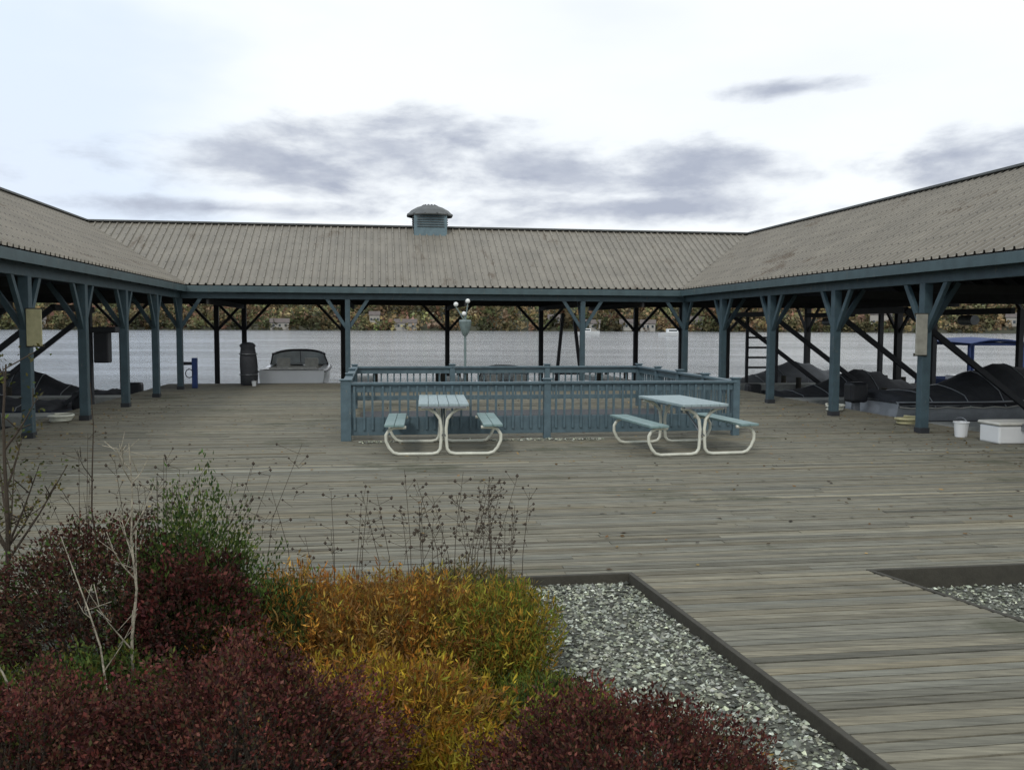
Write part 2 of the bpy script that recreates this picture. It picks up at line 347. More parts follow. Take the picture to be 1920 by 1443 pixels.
# ------------------------------------------------------------------ boathouse (one thing: three roofed wings on posts)
bh = empty('boathouse', W(7.8, 3.7, 0), TH, 'U-shaped open boathouse with ribbed grey-brown metal roofs on slate blue posts round the deck', 'boathouse')
BI = bh.matrix_basis.copy(); BI = (Matrix.Translation(bh.location) @ Matrix.Rotation(TH, 4, 'Z')).inverted()
def WB(a, b, z=0): return BI @ W(a, b, z)
RIB = .23
def ribbed(name, org, along, upd, s0, s1, t0f, t1f, parent):
    """ribbed sheet: org (a,b) eave origin, along/upd unit vectors in (a,b); s along the eave, t up the slope (plan metres)"""
    slope = (ZR - ZE) / HW
    prof = []
    s = s0
    while s < s1:
        for ds, h in ((0, 0), (.12, 0), (.135, .05), (.175, .05), (.19, 0)):
            if s + ds < s1: prof.append((s + ds, h))
        s += RIB
    prof.append((s1, 0))
    rows = []
    nseg = 5
    for k in range(nseg + 1):
        r_ = []
        for s, h in prof:
            t0, t1 = t0f(s), t1f(s); t_ = t0 + (t1 - t0) * k / nseg
            a = org[0] + along[0]*s + upd[0]*t_; b = org[1] + along[1]*s + upd[1]*t_
            r_.append(WB(a, b, ZE + slope * t_ + h + .05))
        rows.append(r_)
    mb = MB().grid(rows); o = mb.build(name, roof_m, parent)
    sc = MB(); s = s0 + .155
    while s < s1 - .05:
        t0, t1 = t0f(s), t1f(s); k = .35
        while k < HW - .1:
            if t0 + .06 < k < t1 - .06:
                P = WB(org[0] + along[0]*s + upd[0]*k, org[1] + along[1]*s + upd[1]*k, ZE + slope*k + .10); h_ = .022
                sc.add([P + Vector(d)*h_ for d in ((-1, -1, -.6), (1, -1, -.6), (1, 1, -.6), (-1, 1, -.6), (0, 0, .7))], [(0, 1, 4), (1, 2, 4), (2, 3, 4), (3, 0, 4)])
            k += .44
        s += RIB
    if name == 'inner_slope': sc.build('screw_rows', nail_m, parent)['kind'] = 'stuff'
    # underside boards
    ub = MB(); pts = []
    ss = sorted({s0, s1} | {x for x in (HW,) if False})
    for s in (s0, s1):
        for tf in (t0f, t1f):
            pass
    P = lambda s, t_: WB(org[0] + along[0]*s + upd[0]*t_, org[1] + along[1]*s + upd[1]*t_, ZE + slope*t_ - .005)
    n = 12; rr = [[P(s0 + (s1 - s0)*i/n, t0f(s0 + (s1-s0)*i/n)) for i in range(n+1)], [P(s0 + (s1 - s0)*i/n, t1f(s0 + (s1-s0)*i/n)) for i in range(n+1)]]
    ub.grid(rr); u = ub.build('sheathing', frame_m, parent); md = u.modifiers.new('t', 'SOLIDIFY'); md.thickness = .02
    return o
Lf = -FRONT
roofL = empty('roof', (0, 0, 0)); roofL.parent = bh; roofL['label'] = 'left wing roof'
roofB = empty('roof', (0, 0, 0)); roofB.parent = bh; roofB['label'] = 'back wing roof carrying the cupola'
roofR = empty('roof', (0, 0, 0)); roofR.parent = bh; roofR['label'] = 'right wing roof'
z0 = lambda s: 0.0
# left wing: inner slope (eave a=OV, climbs to -a), s runs +b from FRONT
span = -OV - FRONT
ribbed('inner_slope', (OV, FRONT), (0, 1), (-1, 0), 0, span + HW, lambda s: max(0, s - span), lambda s: HW, roofL)
ribbed('outer_slope', (OV - 2*HW, FRONT), (0, 1), (1, 0), 0, span + 2*HW, lambda s: 0, lambda s: min(HW, span + 2*HW - s), roofL)
# right wing
ribbed('inner_slope', (WD - OV, FRONT), (0, 1), (1, 0), 0, span + HW, lambda s: max(0, s - span), lambda s: HW, roofR)
ribbed('outer_slope', (WD - OV + 2*HW, FRONT), (0, 1), (-1, 0), 0, span + 2*HW, lambda s: 0, lambda s: min(HW, span + 2*HW - s), roofR)
# back wing: eave b=-OV climbs +b; s along a from OV-HW
wspan = WD - 2*OV
ribbed('inner_slope', (OV - HW, -OV), (1, 0), (0, 1), 0, wspan + 2*HW, lambda s: max(0, HW - s, s - HW - wspan), lambda s: HW, roofB)
ribbed('outer_slope', (OV - 2*HW, -OV + 2*HW), (1, 0), (0, -1), 0, wspan + 4*HW, lambda s: 0, lambda s: min(HW, s, wspan + 4*HW - s), roofB)
def bbar(name, pts, w_, h_, m, parent, bevel=0):
    mb = MB()
    for p, q in pts: mb.bar(WB(*p), WB(*q), w_, h_)
    return mb.build(name, m, parent, bevel)
RZ = ZR + .085
def ridge(pts, parent):
    mb = MB()
    for p, q in pts:
        P, Q = WB(*p), WB(*q); mb.bar(P, Q, .30, .05)
    mb.build('ridge_cap', ridge_m, parent)
ridge([((OV - HW, FRONT, RZ), (OV - HW, HW - OV, RZ))], roofL)
ridge([((WD - OV + HW, FRONT, RZ), (WD - OV + HW, HW - OV, RZ))], roofR)
ridge([((OV - HW, HW - OV, RZ - .002), (WD - OV + HW, HW - OV, RZ - .002))], roofB)
# valley flashings
bbar('valley_flashing', [((OV, -OV, ZE + .055), (OV - HW, -OV + HW, ZR + .055))], .12, .02, ridge_m, roofB)
bbar('valley_flashing', [((WD - OV, -OV, ZE + .055), (WD - OV + HW, -OV + HW, ZR + .055))], .12, .02, ridge_m, roofB)
# fascias: board just under the sheets, with a thinner gutter strip standing proud
FZ = ZE - .07
for par, seg in ((roofL, ((OV + .014, FRONT, FZ), (OV + .014, -OV - .014, FZ))), (roofB, ((OV, -OV - .014, FZ), (WD - OV, -OV - .014, FZ))), (roofR, ((WD - OV - .014, FRONT, FZ), (WD - OV - .014, -OV - .014, FZ)))):
    bbar('fascia', [seg], .028, .18, fascia_m, par, .004)
o2 = OV - 2*HW
for par, seg in ((roofL, ((o2 - .014, FRONT, FZ), (o2 - .014, -o2, FZ))), (roofB, ((o2, -o2 + .014, FZ), (WD - o2, -o2 + .014, FZ))), (roofR, ((WD - o2 + .014, FRONT, FZ), (WD - o2 + .014, -o2, FZ)))):
    bbar('fascia', [seg], .028, .18, fascia_m, par)
# rafters, collar ties
def rafters(par, fn, vals):
    mb = MB()
    for s in vals:
        e1, rd, e2 = fn(s)
        mb.bar(WB(*e1), WB(*rd), .045, .16); mb.bar(WB(*rd), WB(*e2), .045, .16)
        a = [e1[i]*.55 + rd[i]*.45 for i in range(3)]; c_ = [e2[i]*.55 + rd[i]*.45 for i in range(3)]
        mb.bar(WB(*a), WB(*c_), .04, .12)
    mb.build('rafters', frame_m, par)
zz = -.10
rafters(roofL, lambda s: ((OV - .03, s, ZE + zz), (OV - HW, s, ZR + zz), (o2 + .03, s, ZE + zz)), np.arange(FRONT + .3, -OV, .8))
rafters(roofR, lambda s: ((WD - OV + .03, s, ZE + zz), (WD - OV + HW, s, ZR + zz), (WD - o2 - .03, s, ZE + zz)), np.arange(FRONT + .3, -OV, .8))
rafters(roofB, lambda s: ((s, -OV + .03, ZE + zz), (s, HW - OV, ZR + zz), (s, -o2 - .03, ZE + zz)), np.arange(OV, WD - OV, .8))
# beams
BZ = 2.84
def beam(p, q, m=paint_m): bbar('beam', [((*p, BZ), (*q, BZ))], .11, .27, m, bh, .005)
beam((0, FRONT + .2), (0, 0)); beam((WD, FRONT + .2), (WD, 0)); beam((.06, 0), (WD - .06, 0))
beam((-OUT, FRONT + .2), (-OUT, OUT), frame_m); beam((WD + OUT, FRONT + .2), (WD + OUT, OUT), frame_m); beam((-OUT + .06, OUT), (WD + OUT - .06, OUT), frame_m)
SL, SR = 2.958, 3.22
innerL = [(0, -SL*k) for k in range(0, 11)]; innerR = [(WD, -SR*k) for k in range(0, 10)]
innerB = [(4.91, 0), (12.22, 0)]
outerB = [(x, OUT) for x in (-3.6, -.2, .81, 4.49, 8.51, 12.24, 16.13, 18.04, 20.02)]
outerL = [(-OUT, -SL*2*k + 0.0) for k in range(-1, 6)]; outerR = [(WD + OUT, -SR*2*k) for k in range(-1, 5)]
tb = MB()
for k in range(0, 11): tb.bar(WB(.0, -SL*k + .09, 2.62), WB(-OUT, -SL*k + .09, 2.62), .06, .16)
for k in range(0, 10): tb.bar(WB(WD, -SR*k + .09, 2.62), WB(WD + OUT, -SR*k + .09, 2.62), .06, .16)
for a in (.81, 4.91, 8.51, 12.22, 14.2): tb.bar(WB(a, 0, 2.62), WB(a, OUT, 2.62), .06, .16)
tb.build('tie_beam', frame_m, bh)
def post(a, b, sec, zb, dirs, m, cross=(0, 0), drop=.85, reach=.62):
    root = MB(); p = WB(a, b, 0); root.bar((p.x, p.y, zb), (p.x, p.y, 2.705), sec, sec, up=(0, 1, 0))
    po = root.build('post', m, bh, .008)
    for d in dirs:
        mb = MB(); n = Vector((d[0], d[1], 0)); off = sec/2
        s_ = WB(a + n.x*off*.6, b + n.y*off*.6, 2.70 - drop); e_ = WB(a + n.x*reach, b + n.y*reach, 2.73)
        mb.bar(s_, e_, .075, .10); mb.build('knee_brace', m, po, .004)
    # base bracket
    if zb > -.1:
        mb = MB(); mb.box((p.x - sec/2 - .012, p.y - sec/2 - .012, .001), (p.x + sec/2 + .012, p.y + sec/2 + .012, .10)); mb.build('base_bracket', dsteel_m, po)
    return po
for a, b in innerL: post(a, b, .165, 0, [(0, 1), (0, -1), (-1, 0)] if b < 0 else [(1, 0), (0, -1), (-1, 0)], paint_m)
for a, b in innerR: post(a, b, .165, 0, [(0, 1), (0, -1), (1, 0)] if b < 0 else [(-1, 0), (0, -1)], paint_m)
for a, b in innerB: post(a, b, .15, 0, [(1, 0), (-1, 0), (0, 1)], paint_m)
for a, b in outerB: post(a, b, .17, -2, [(1, 0), (-1, 0)], frame_m, reach=.95, drop=.95)
for a, b in outerL + outerR: post(a, b, .2, -2, [(0, 1), (0, -1)], frame_m, reach=.95, drop=.95)
# cupola astride the back ridge
cu = empty('cupola', WB(7.62, HW - OV, ZR - .05)); cu.parent = bh
mb = MB(); mb.box((-.56, -.56, -.4), (.56, .56, .52)); mb.build('cupola_wall', cup_m, cu, .01)
mb = MB()
for sx, sy in ((0, -1), (0, 1), (1, 0), (-1, 0)):
    for k in range(5):
        z = .10 + k*.08
        if sx == 0: mb.bar((-.46, sy*.575, z), (.46, sy*.575, z), .05, .02)
        else: mb.bar((sx*.575, -.46, z), (sx*.575, .46, z), .05, .02)
mb.build('louvre', ridge_m, cu)
mb = MB()
rr = [(.80, .48), (.82, .52), (.66, .68), (.44, .80), (.20, .87), (.03, .90)]
rows = []
for r_, z in rr:
    rows.append([(r_*math.cos(R(45 + 90*i/3))*1.0, r_*math.sin(R(45 + 90*i/3)), z) for i in range(13)])
mb.grid(rows)
mb.add([(r_*1.0, y_, .5) for r_, y_ in ((-.585, -.585), (.585, -.585), (.585, .585), (-.585, .585))], [(0, 3, 2, 1)])
for i in range(12):    # scalloped hip edge
    an = R(45 + 30*i); mb.bar((.80*math.cos(an), .80*math.sin(an), .53), (.2*math.cos(an), .2*math.sin(an), .875), .05, .05)
mb.build('cupola_roof', ridge_m, cu)

# ------------------------------------------------------------------ finger piers
def pier(a0, b0, a1, b1, wd, lab, zt=-.04, m=pier_m):
    L_ = math.hypot(a1 - a0, b1 - b0); o = empty('finger_pier', W(a0, b0, 0), TH + math.atan2(b1 - b0, a1 - a0), lab, 'dock pier', 'narrow piers between the boat slips')
    mb = MB(); x = 0
    while x < L_ - .01:
        mb.box((x, -wd/2, zt - .035 + random.uniform(-.002, .002)), (min(x + .135, L_), wd/2, zt + random.uniform(-.002, .002))); x += .143
    mb.build('deck_boards', m, o)
    mb = MB(); mb.box((0, -wd/2 - .03, zt - .21), (L_ + .03, -wd/2 - .002, zt + .005)); mb.box((0, wd/2 + .002, zt - .21), (L_ + .03, wd/2 + .03, zt + .005)); mb.build('side_stringer', m, o)
    for x in (L_*.45, L_ - .1):
        mb = MB(); mb.tube([(x, wd/2 + .12, -2.4), (x, wd/2 + .12, zt + .25)], .09, 10); mb.build('piling', edge_m, o)
        mb = MB(); mb.tube([(x, -wd/2 - .12, -2.4), (x, -wd/2 - .12, zt + .25)], .09, 10); mb.build('piling', edge_m, o)
    return o
pier(-.98, -2.0, -8.2, -2.0, .8, 'pale boarded finger pier beyond the second and third posts of the left wing')
pier(-.98, -7.2, -8.2, -7.2, .8, 'pale boarded finger pier behind the nearest visible post of the left wing')
pier(-.98, -12.6, -8.2, -12.6, .8, 'boarded finger pier nearest the camera under the left wing')
pier(16.78, 1.6, 24.0, 1.6, .9, 'pale boarded finger pier at the far corner of the right wing')
pier(16.78, -4.8, 24.0, -4.8, .9, 'boarded finger pier between the covered boats of the right wing')
pier(16.78, -11.3, 24.0, -11.3, .9, 'boarded finger pier nearest the camera under the right wing')
pier(5.2, 2.78, 5.2, 8.2, .8, 'boarded finger pier right of the white motorboat behind the back posts')
pier(8.6, 2.78, 8.6, 8.2, .6, 'boarded finger pier left of the low white boat behind the railing')
pier(14.6, 2.78, 14.6, 8.2, .8, 'boarded finger pier behind the right back corner post')

# ------------------------------------------------------------------ boats
def boat(name, a, b, heading, L_, B_, hull, lab, cat='motorboat', top='open', cover=canvas_m, z=WATER_Z, free=.85, motor=True, group='boats moored in the boathouse slips'):
    """bow points along +x of the empty; heading is measured in the court frame"""
    o = empty(name, W(a, b, z), TH + heading, lab, cat, group)
    n = 15 if top != 'cover' else 22; sect = []
    for i in range(n):
        t_ = i/(n-1); x = -L_/2 + L_*t_
        hb = B_/2 * (0.93 + .07*math.sin(min(t_, .5)*math.pi)) * (1 - max(0, (t_ - .5)/.5)**2.3)
        hb = max(hb, .02); sh = free + .28*max(0, t_ - .35)**1.6*1.6
        cz = -.05 + .42*max(0, (t_-.55)/.45)**2; kz = -.28 + .62*max(0, (t_-.6)/.4)**2.2
        sect.append((x, hb, sh, cz, kz))
    rows = []
    for x, hb, sh, cz, kz in sect:
        xr = x + .25*max(0, (x/L_ + .1))
        rows.append([(x, 0, kz), (x, hb*.55, kz + (cz-kz)*.55), (x + .02, hb*.88, cz), (xr*.0 + x + .06, hb*.93, cz + (sh-cz)*.30), (x + .12, hb*.985, cz + (sh-cz)*.72), (x + .14, hb, sh - .06), (x + .14, hb*.97, sh)])
    mb = MB()
    full = [[(p[0], -p[1], p[2]) for p in reversed(r_)] + r_[1:] for r_ in rows]
    mb.grid(full); r0 = full[0]; k = len(mb.v); mb.v += r0; mb.f.append(tuple(range(k, k + len(r0))))
    h = mb.build('hull', hull, o, smooth=False)
    md = h.modifiers.new('bevel', 'BEVEL'); md.width = .015; md.segments = 2; md.limit_method = 'ANGLE'; md.angle_limit = R(50)
    mb = MB()
    for sg in (1, -1): mb.tube([(s_[0] + .14, sg*(s_[1] + .012), s_[2] - .05) for s_ in sect], .028, 6)
    mb.build('rub_rail', black_m, o)
    # deck with open cockpit well
    mb = MB(); ring = [(s_[0] + .14, s_[1]*.97, s_[2] + .001) for s_ in sect]
    rows = [[(p[0], -p[1], p[2]), (p[0], -p[1]*.78, p[2] + .03), (p[0], p[1]*.78, p[2] + .03), (p[0], p[1], p[2])] for p in ring]
    if top == 'open':
        fr = rows[8:]; mb.grid(fr)
        mb.grid([r_[:2] for r_ in rows[:9]]); mb.grid([r_[2:] for r_ in rows[:9]]); mb.grid(rows[:2])
        mb.build('foredeck', hull, o)
        mb = MB(); x0, x1 = ring[1][0], ring[8][0]; hb = ring[4][1]*.78; zt = ring[4][2] + .02
        mb.grid([[(x0, -hb, zt), (x0, -hb*.9, .15), (x0, hb*.9, .15), (x0, hb, zt)], [(x1, -hb, zt), (x1, -hb*.9, .15), (x1, hb*.9, .15), (x1, hb, zt)]])
        mb.add([(x1, -hb, zt), (x1, hb, zt), (x1, hb, .15), (x1, -hb, .15)], [(0, 1, 2, 3)]); mb.add([(x0, -hb, zt), (x0, hb, zt), (x0, hb, .15), (x0, -hb, .15)], [(0, 3, 2, 1)])
        mb.build('cockpit', vinyl_m, o)
        for sy in (-1, 1):
            mb = MB(); mb.box((-.15, sy*.5 - .24, .3), (.35, sy*.5 + .24, .72)); mb.box((-.28, sy*.5 - .24, .45), (-.13, sy*.5 + .24, 1.16)); mb.build('seat', vinyl_m, o, .04)
        mb = MB(); mb.box((x0 + .05, -hb*.85, .3), (x0 + .62, hb*.85, .80)); mb.build('engine_cover', white_m, o, .05)
        mb = MB(); mb.box((x0 - .02, -.8, zt - .02), (x0 + .2, .8, zt + .06)); mb.build('stern_bench', vinyl_m, o, .03)
        # wrap windscreen with frame
        wz = ring[8][2]; pts = []; pb = []
        for i in range(13):
            an = R(-100 + 200*i/12); pts.append((x1 - .15 + .55*math.cos(an), hb*1.08*math.sin(an), wz + .56 - .14*abs(math.sin(an))**3)); pb.append((x1 + .15 + .55*math.cos(an), hb*1.22*math.sin(an), wz + .03))
        ws = MB().grid([pb, pts]).build('windscreen', clear_m, o); ws.modifiers.new('t', 'SOLIDIFY').thickness = .012
        fr_ = MB(); fr_.tube(pts, .045, 8); fr_.tube([pb[0], pts[0]], .028, 6); fr_.tube([pb[-1], pts[-1]], .028, 6); fr_.tube([pb[6], pts[6]], .018, 6); fr_.build('screen_frame', black_m, ws)
        mb = MB(); mb.lathe([(.03, 0), (.16, .01), (.17, .03), (.03, .05)], (x1 - .25, -.45, wz + .1), 14); mb.build('steering_wheel', black_m, o)
        mb = MB(); mb.box((-L_/2 - .45, -B_*.42, .12), (-L_/2 + .08, B_*.42, .20)); mb.build('swim_platform', white_m, o, .03)
    elif top == 'cover':
        mb = MB(); rows = []
        for i, (x, hb, sh, cz, kz) in enumerate(sect):
            t_ = i/(n-1); pk = .62*math.exp(-((t_-.55)/.22)**2) + .12 + .05*math.sin(i*2.3)
            r_ = []
            for j in range(11):
                q = -1 + 2*j/10; zz_ = sh + pk*(1 - abs(q)**1.6)*(1 if hb > .1 else .3) + .045*noise.noise(Vector((i*.9, j*.8, L_*3 + b)))*(1 - abs(q)**3) - .04*(i % 3 == 0)*(1 - q*q) + (-.14 if abs(q) > .99 else .03)
                r_.append((x + .14, q*(hb + .035), zz_))
            rows.append(r_)
        mb.grid(rows); k = len(mb.v); mb.v += rows[0]; mb.f.append(tuple(range(k, k+11)))
        c_ = mb.build('canvas_cover', cover, o, smooth=True); c_.modifiers.new('t', 'SOLIDIFY').thickness = .01
        st = MB()
        for i in (3, 6, 9, 12): st.tube([(p[0], p[1]*1.012, p[2] + .014) for p in rows[i]], .012, 5)
        st.build('straps', gray_m, c_)
        st = MB()
        for sy in (-1, 1): st.tube([(s_[0] + .14, sy*(s_[1] + .04), s_[2] - .12 - .03*(k_ % 2)) for k_, s_ in enumerate(sect)], .016, 5)
        st.build('hem_rope', vinyl_m, c_)
    elif top == 'bimini':
        mb = MB(); mb.grid(rows); mb.build('foredeck', hull, o)
        H = free + 1.55
        mb = MB()
        for x in (-L_*.32, L_*.22):
            for sy in (-1, 1): mb.tube([(x, sy*B_*.43, free), (x, sy*B_*.43, H)], .055, 8)
            mb.tube([(x, -B_*.43, H), (x, B_*.43, H)], .045, 8)
        for sy in (-1, 1): mb.tube([(-L_*.32, sy*B_*.43, H), (L_*.22, sy*B_*.43, H)], .045, 8)
        mb.build('canopy_frame', blue_m, o)
        mb = MB(); rows = []
        for i in range(7):
            x = -L_*.36 + L_*.62*i/6; rows.append([(x, -B_*.47 + B_*.94*j/6, H + .05 + .14*math.sin(math.pi*j/6) - .05*(abs(i-3)/3)) for j in range(7)])
        c_ = MB().grid(rows).build('canopy', blue_m, o); c_.modifiers.new('t', 'SOLIDIFY').thickness = .03
        mb = MB()
        for sy in (-1, 1): mb.box((-L_*.40, sy*B_*.46 - .02, free - .05), (L_*.28, sy*B_*.46 + .02, free + .38))
        mb.box((L_*.25, -B_*.44, free), (L_*.28, B_*.44, free + .38)); mb.build('side_canvas', blue_m, o, .01)
        mb = MB(); mb.box((-.3, -.6, free), (.25, .6, free + .5)); mb.build('console', white_m, o, .04)
    if motor:
        x = -L_/2 - .25; mo = MB(); mo.box((x - .22, -.2, free - .1), (x + .22, .2, free + .38)); m1 = mo.build('outboard_motor', black_m, o, .07)
        mb = MB(); mb.box((x - .08, -.07, -.5), (x + .08, .07, free - .1)); mb.build('motor_leg', steel_m, m1, .02)
    return o
PI = math.pi
boat('motorboat', 2.9, 6.15, PI/2, 5.4, 2.35, white_m, 'white open motorboat with black-framed windscreen behind the back posts at the left', top='open', motor=False, z=WATER_Z + .52, free=.82)
boat('motorboat', 10.6, 5.9, PI/2, 5.0, 2.2, white_m, 'low white motorboat seen over the far blue railing beside the lamp post', top='open', motor=False, z=WATER_Z - .12)
boat('motorboat', -4.4, -4.6, PI, 5.6, 2.3, dblue_m, 'dark covered boat between the first two left finger piers, behind the second post', 'covered boat', 'cover')
boat('motorboat', -4.5, -9.9, PI, 5.6, 2.3, black_m, 'black covered boat behind the nearest left post with the yellow board', 'covered boat', 'cover')
boat('motorboat', -4.2, .6, PI, 5.0, 2.1, dblue_m, 'dark covered boat in the back left corner under the hanging winch', 'covered boat', 'cover', z=WATER_Z - .1)
boat('motorboat', 20.6, 3.6, 0, 5.8, 2.3, gray_m, 'grey boat with low grey cover in the far right corner slip', 'covered boat', 'cover', cover=gcanvas_m, z=WATER_Z - .05)
boat('motorboat', 20.3, -1.6, 0, 5.6, 2.3, gray_m, 'grey hulled boat under charcoal cover behind the second right post', 'covered boat', 'cover', z=WATER_Z - .1)
boat('motorboat', 20.3, -8.0, 0, 6.0, 2.5, gray_m, 'large grey boat under a humped charcoal cover beside the post with the beige board', 'covered boat', 'cover', z=WATER_Z + .34)
boat('pontoon_boat', 25.4, -.2, PI/2, 4.6, 2.2, white_m, 'white boat with navy blue canopy moored outside the right wing', 'canopy boat', 'bimini', z=WATER_Z - .05)

# ------------------------------------------------------------------ boat lifts with raking struts
def lift(a, b, side, L_, B_, lab, spread=3.4):
    """two raking struts, a winch post and a cradle; local x runs away from the deck"""
    o = empty('boat_lift', W(a, b, 0), TH + (0 if side > 0 else PI), lab, 'boat lift', 'steel boat lifts in the slips')
    for sy in (-1, 1):
        y = sy*B_/2
        mb = MB(); mb.bar((0, y, 2.3), (spread, y, -.15), .10, .12); mb.build('raking_strut', dsteel_m, o)
        mb = MB(); mb.bar((L_, y, -2), (L_, y, 2.4), .13, .13); mb.build('upright', dsteel_m, o)
        mb = MB(); mb.bar((0, y, -.25), (L_, y, -.25), .10, .18); mb.build('cradle_beam', dsteel_m, o)
    for x in (0, L_*.5): MB().bar((x, -B_/2, 2.3), (x, B_/2, 2.3), .10, .14).build('cross_beam', dsteel_m, o)
    w_ = MB(); w_.tube([(L_*.5, -.25, 2.1), (L_*.5, .25, 2.1)], .12, 12); w_.build('winch_drum', steel_m, o)
    return o
lift(17.1, -1.6, 1, 5.2, 2.9, 'dark steel boat lift around the charcoal-covered boat behind the second right post')
lift(17.3, -8.0, 1, 5.2, 3.1, 'dark steel boat lift around the large humped boat on the right')
lift(-1.5, -4.6, -1, 5.2, 2.9, 'dark steel boat lift in the left slip behind the second post', spread=3)
lift(-1.5, -9.9, -1, 5.2, 2.9, 'dark steel boat lift in the left slip nearest the camera')
o = empty('boat_lift', W(12.75, 4.4, 0), TH, 'pair of slanting dark lift struts behind the right lit back post', 'boat lift', 'steel boat lifts in the slips')
for x0, x1 in ((-.25, -.62), (.15, .62)):
    mb = MB(); mb.bar((x0, 0, 2.4), (x1, 0, -1.5), .11, .11); mb.build('raking_strut', dsteel_m, o)
mb = MB(); mb.bar((-.55, 0, .2), (.55, 0, .2), .08, .08); mb.build('cross_beam', dsteel_m, o)
# ladder frame in the far right corner
o = empty('boat_lift', W(22.3, -8.9, 0), TH, 'single dark strut leaning the other way beside the blue canopy boat', 'boat lift', 'steel boat lifts in the slips')
MB().bar((.9, 0, 2.5), (-1.9, 0, -.2), .11, .13).build('raking_strut', dsteel_m, o)
MB().bar((.9, 0, -2), (.9, 0, 2.6), .12, .12).build('upright', dsteel_m, o)
o = empty('dock_ladder', W(19.2, 2.2, 0), TH, 'dark ladder-like frame standing on the far right corner pier', 'ladder frame')
for x in (-.55, .55):
    mb = MB(); mb.bar((x, 0, -.04), (x, 0, 2.3), .09, .09); mb.build('rail', dsteel_m, o)
mb = MB()
for z in (.5, .85, 1.2, 1.55): mb.bar((-.5, 0, z), (.5, 0, z), .07, .07)
mb.build('rungs', dsteel_m, o)
# hanging winch with slung motor on the left
o = empty('hoist', W(-.9, -5.05, 0), TH, 'black electric hoist hanging on a dark pole behind the third left post', 'hoist')
mb = MB(); mb.bar((-.15, 0, 0), (-.15, 0, 2.55), .16, .16); mb.build('pole', dsteel_m, o)
mb = MB(); mb.box((0, -.16, 1.0), (.34, .16, 1.85)); mb.build('motor_housing', black_m, o, .03)
mb = MB(); mb.box((-.05, -.2, 1.72), (.52, .2, 1.86)); mb.build('housing_lid', dsteel_m, o, .02)
mb = MB(); mb.bar((-.15, 0, .45), (-.75, 0, -.0), .08, .08); mb.build('foot_brace', dsteel_m, o)

# ------------------------------------------------------------------ railing enclosure
EA0, EA1, EB0, EB1 = 5.28, 12.05, -12.82, -6.85
rl = empty('railing', W((EA0+EA1)/2, (EB0+EB1)/2, 0), TH, 'rectangular slate blue wooden railing enclosing the deck opening', 'railing')
RI = (Matrix.Translation(rl.location) @ Matrix.Rotation(TH, 4, 'Z')).inverted()
def RL(a, b, z): return RI @ W(a, b, z)
RH = .95
def rail_side(p, q, nb, front=False):
    posts = [(p[0] + (q[0]-p[0])*i/nb, p[1] + (q[1]-p[1])*i/nb) for i in range(nb+1)]
    dx, dy = (q[0]-p[0]), (q[1]-p[1]); L_ = math.hypot(dx, dy); dx /= L_; dy /= L_
    for i in range(nb):
        a, c_ = posts[i], posts[i+1]
        s_ = lambda z, i0=.06: (RL(a[0] + dx*i0, a[1] + dy*i0, z), RL(c_[0] - dx*i0, c_[1] - dy*i0, z))
        mb = MB(); mb.bar(*s_(RH + .0, 0.0), .15, .04); mb.build('top_rail', paint2_m, rl, .004)
        mb = MB(); mb.bar(*s_(RH - .085), .04, .12); mb.build('upper_rail', paint2_m, rl, .003)
        mb = MB(); mb.bar(*s_(.24), .035, .30 if front else .10); mb.build('lower_board', paint2_m, rl, .003)
        mb = MB(); l2 = math.hypot(c_[0]-a[0], c_[1]-a[1]); nbz = max(3, int(l2/.145)); bz0 = .30
        for k in range(1, nbz):
            f_ = k/nbz; f_ += random.gauss(0, .0016); x, y = a[0] + (c_[0]-a[0])*f_, a[1] + (c_[1]-a[1])*f_
            P = RL(x + dy*.036, y - dx*.036, bz0 - .12); Q = RL(x + dy*.036, y - dx*.036, RH - .04); mb.bar(P, Q + Vector((random.gauss(0, .003), random.gauss(0, .003), 0)), .034, .034, up=(1, 0, 0))
        mb.build('balusters', paint2_m, rl)
    return posts
allp = []
allp += rail_side((EA0, EB0), (EA1, EB0), 2, True)
allp += rail_side((EA1, EB0), (EA1, EB1), 4)
allp += rail_side((EA1, EB1), (EA0, EB1), 3)
allp += rail_side((EA0, EB1), (EA0, EB0), 3)
seen = set()
for a, b in allp:
    k = (round(a, 2), round(b, 2))
    if k in seen: continue
    seen.add(k); front = abs(b - EB0) < .01; sc = .17 if front and a < 5.4 else .12
    mb = MB(); mb.bar(RL(a, b, 0), RL(a, b, RH + .05), sc, sc, up=(0, 1, 0)); p_ = mb.build('post', paint2_m, rl, .006)
    mb = MB(); c_ = RL(a, b, RH + .05); mb.box((c_.x - sc/2 - .02, c_.y - sc/2 - .02, RH + .05), (c_.x + sc/2 + .02, c_.y + sc/2 + .02, RH + .075)); mb.build('cap', paint2_m, p_, .008)
# dark hatch inside the enclosure
ht = empty('deck_hatch', W(8.65, -9.55, 0), TH, 'long low dark timber hatch lying inside the blue railing', 'hatch')
mb = MB(); mb.box((-3.2, -.62, .002), (3.2, .62, .11)); mb.build('frame', edge_m, ht, .01)
mb = MB()
for k in range(9): mb.box((-3.1, -.58 + k*.13, .111), (3.1, -.58 + k*.13 + .115, .13))
mb.build('lid_boards', black_m, ht)

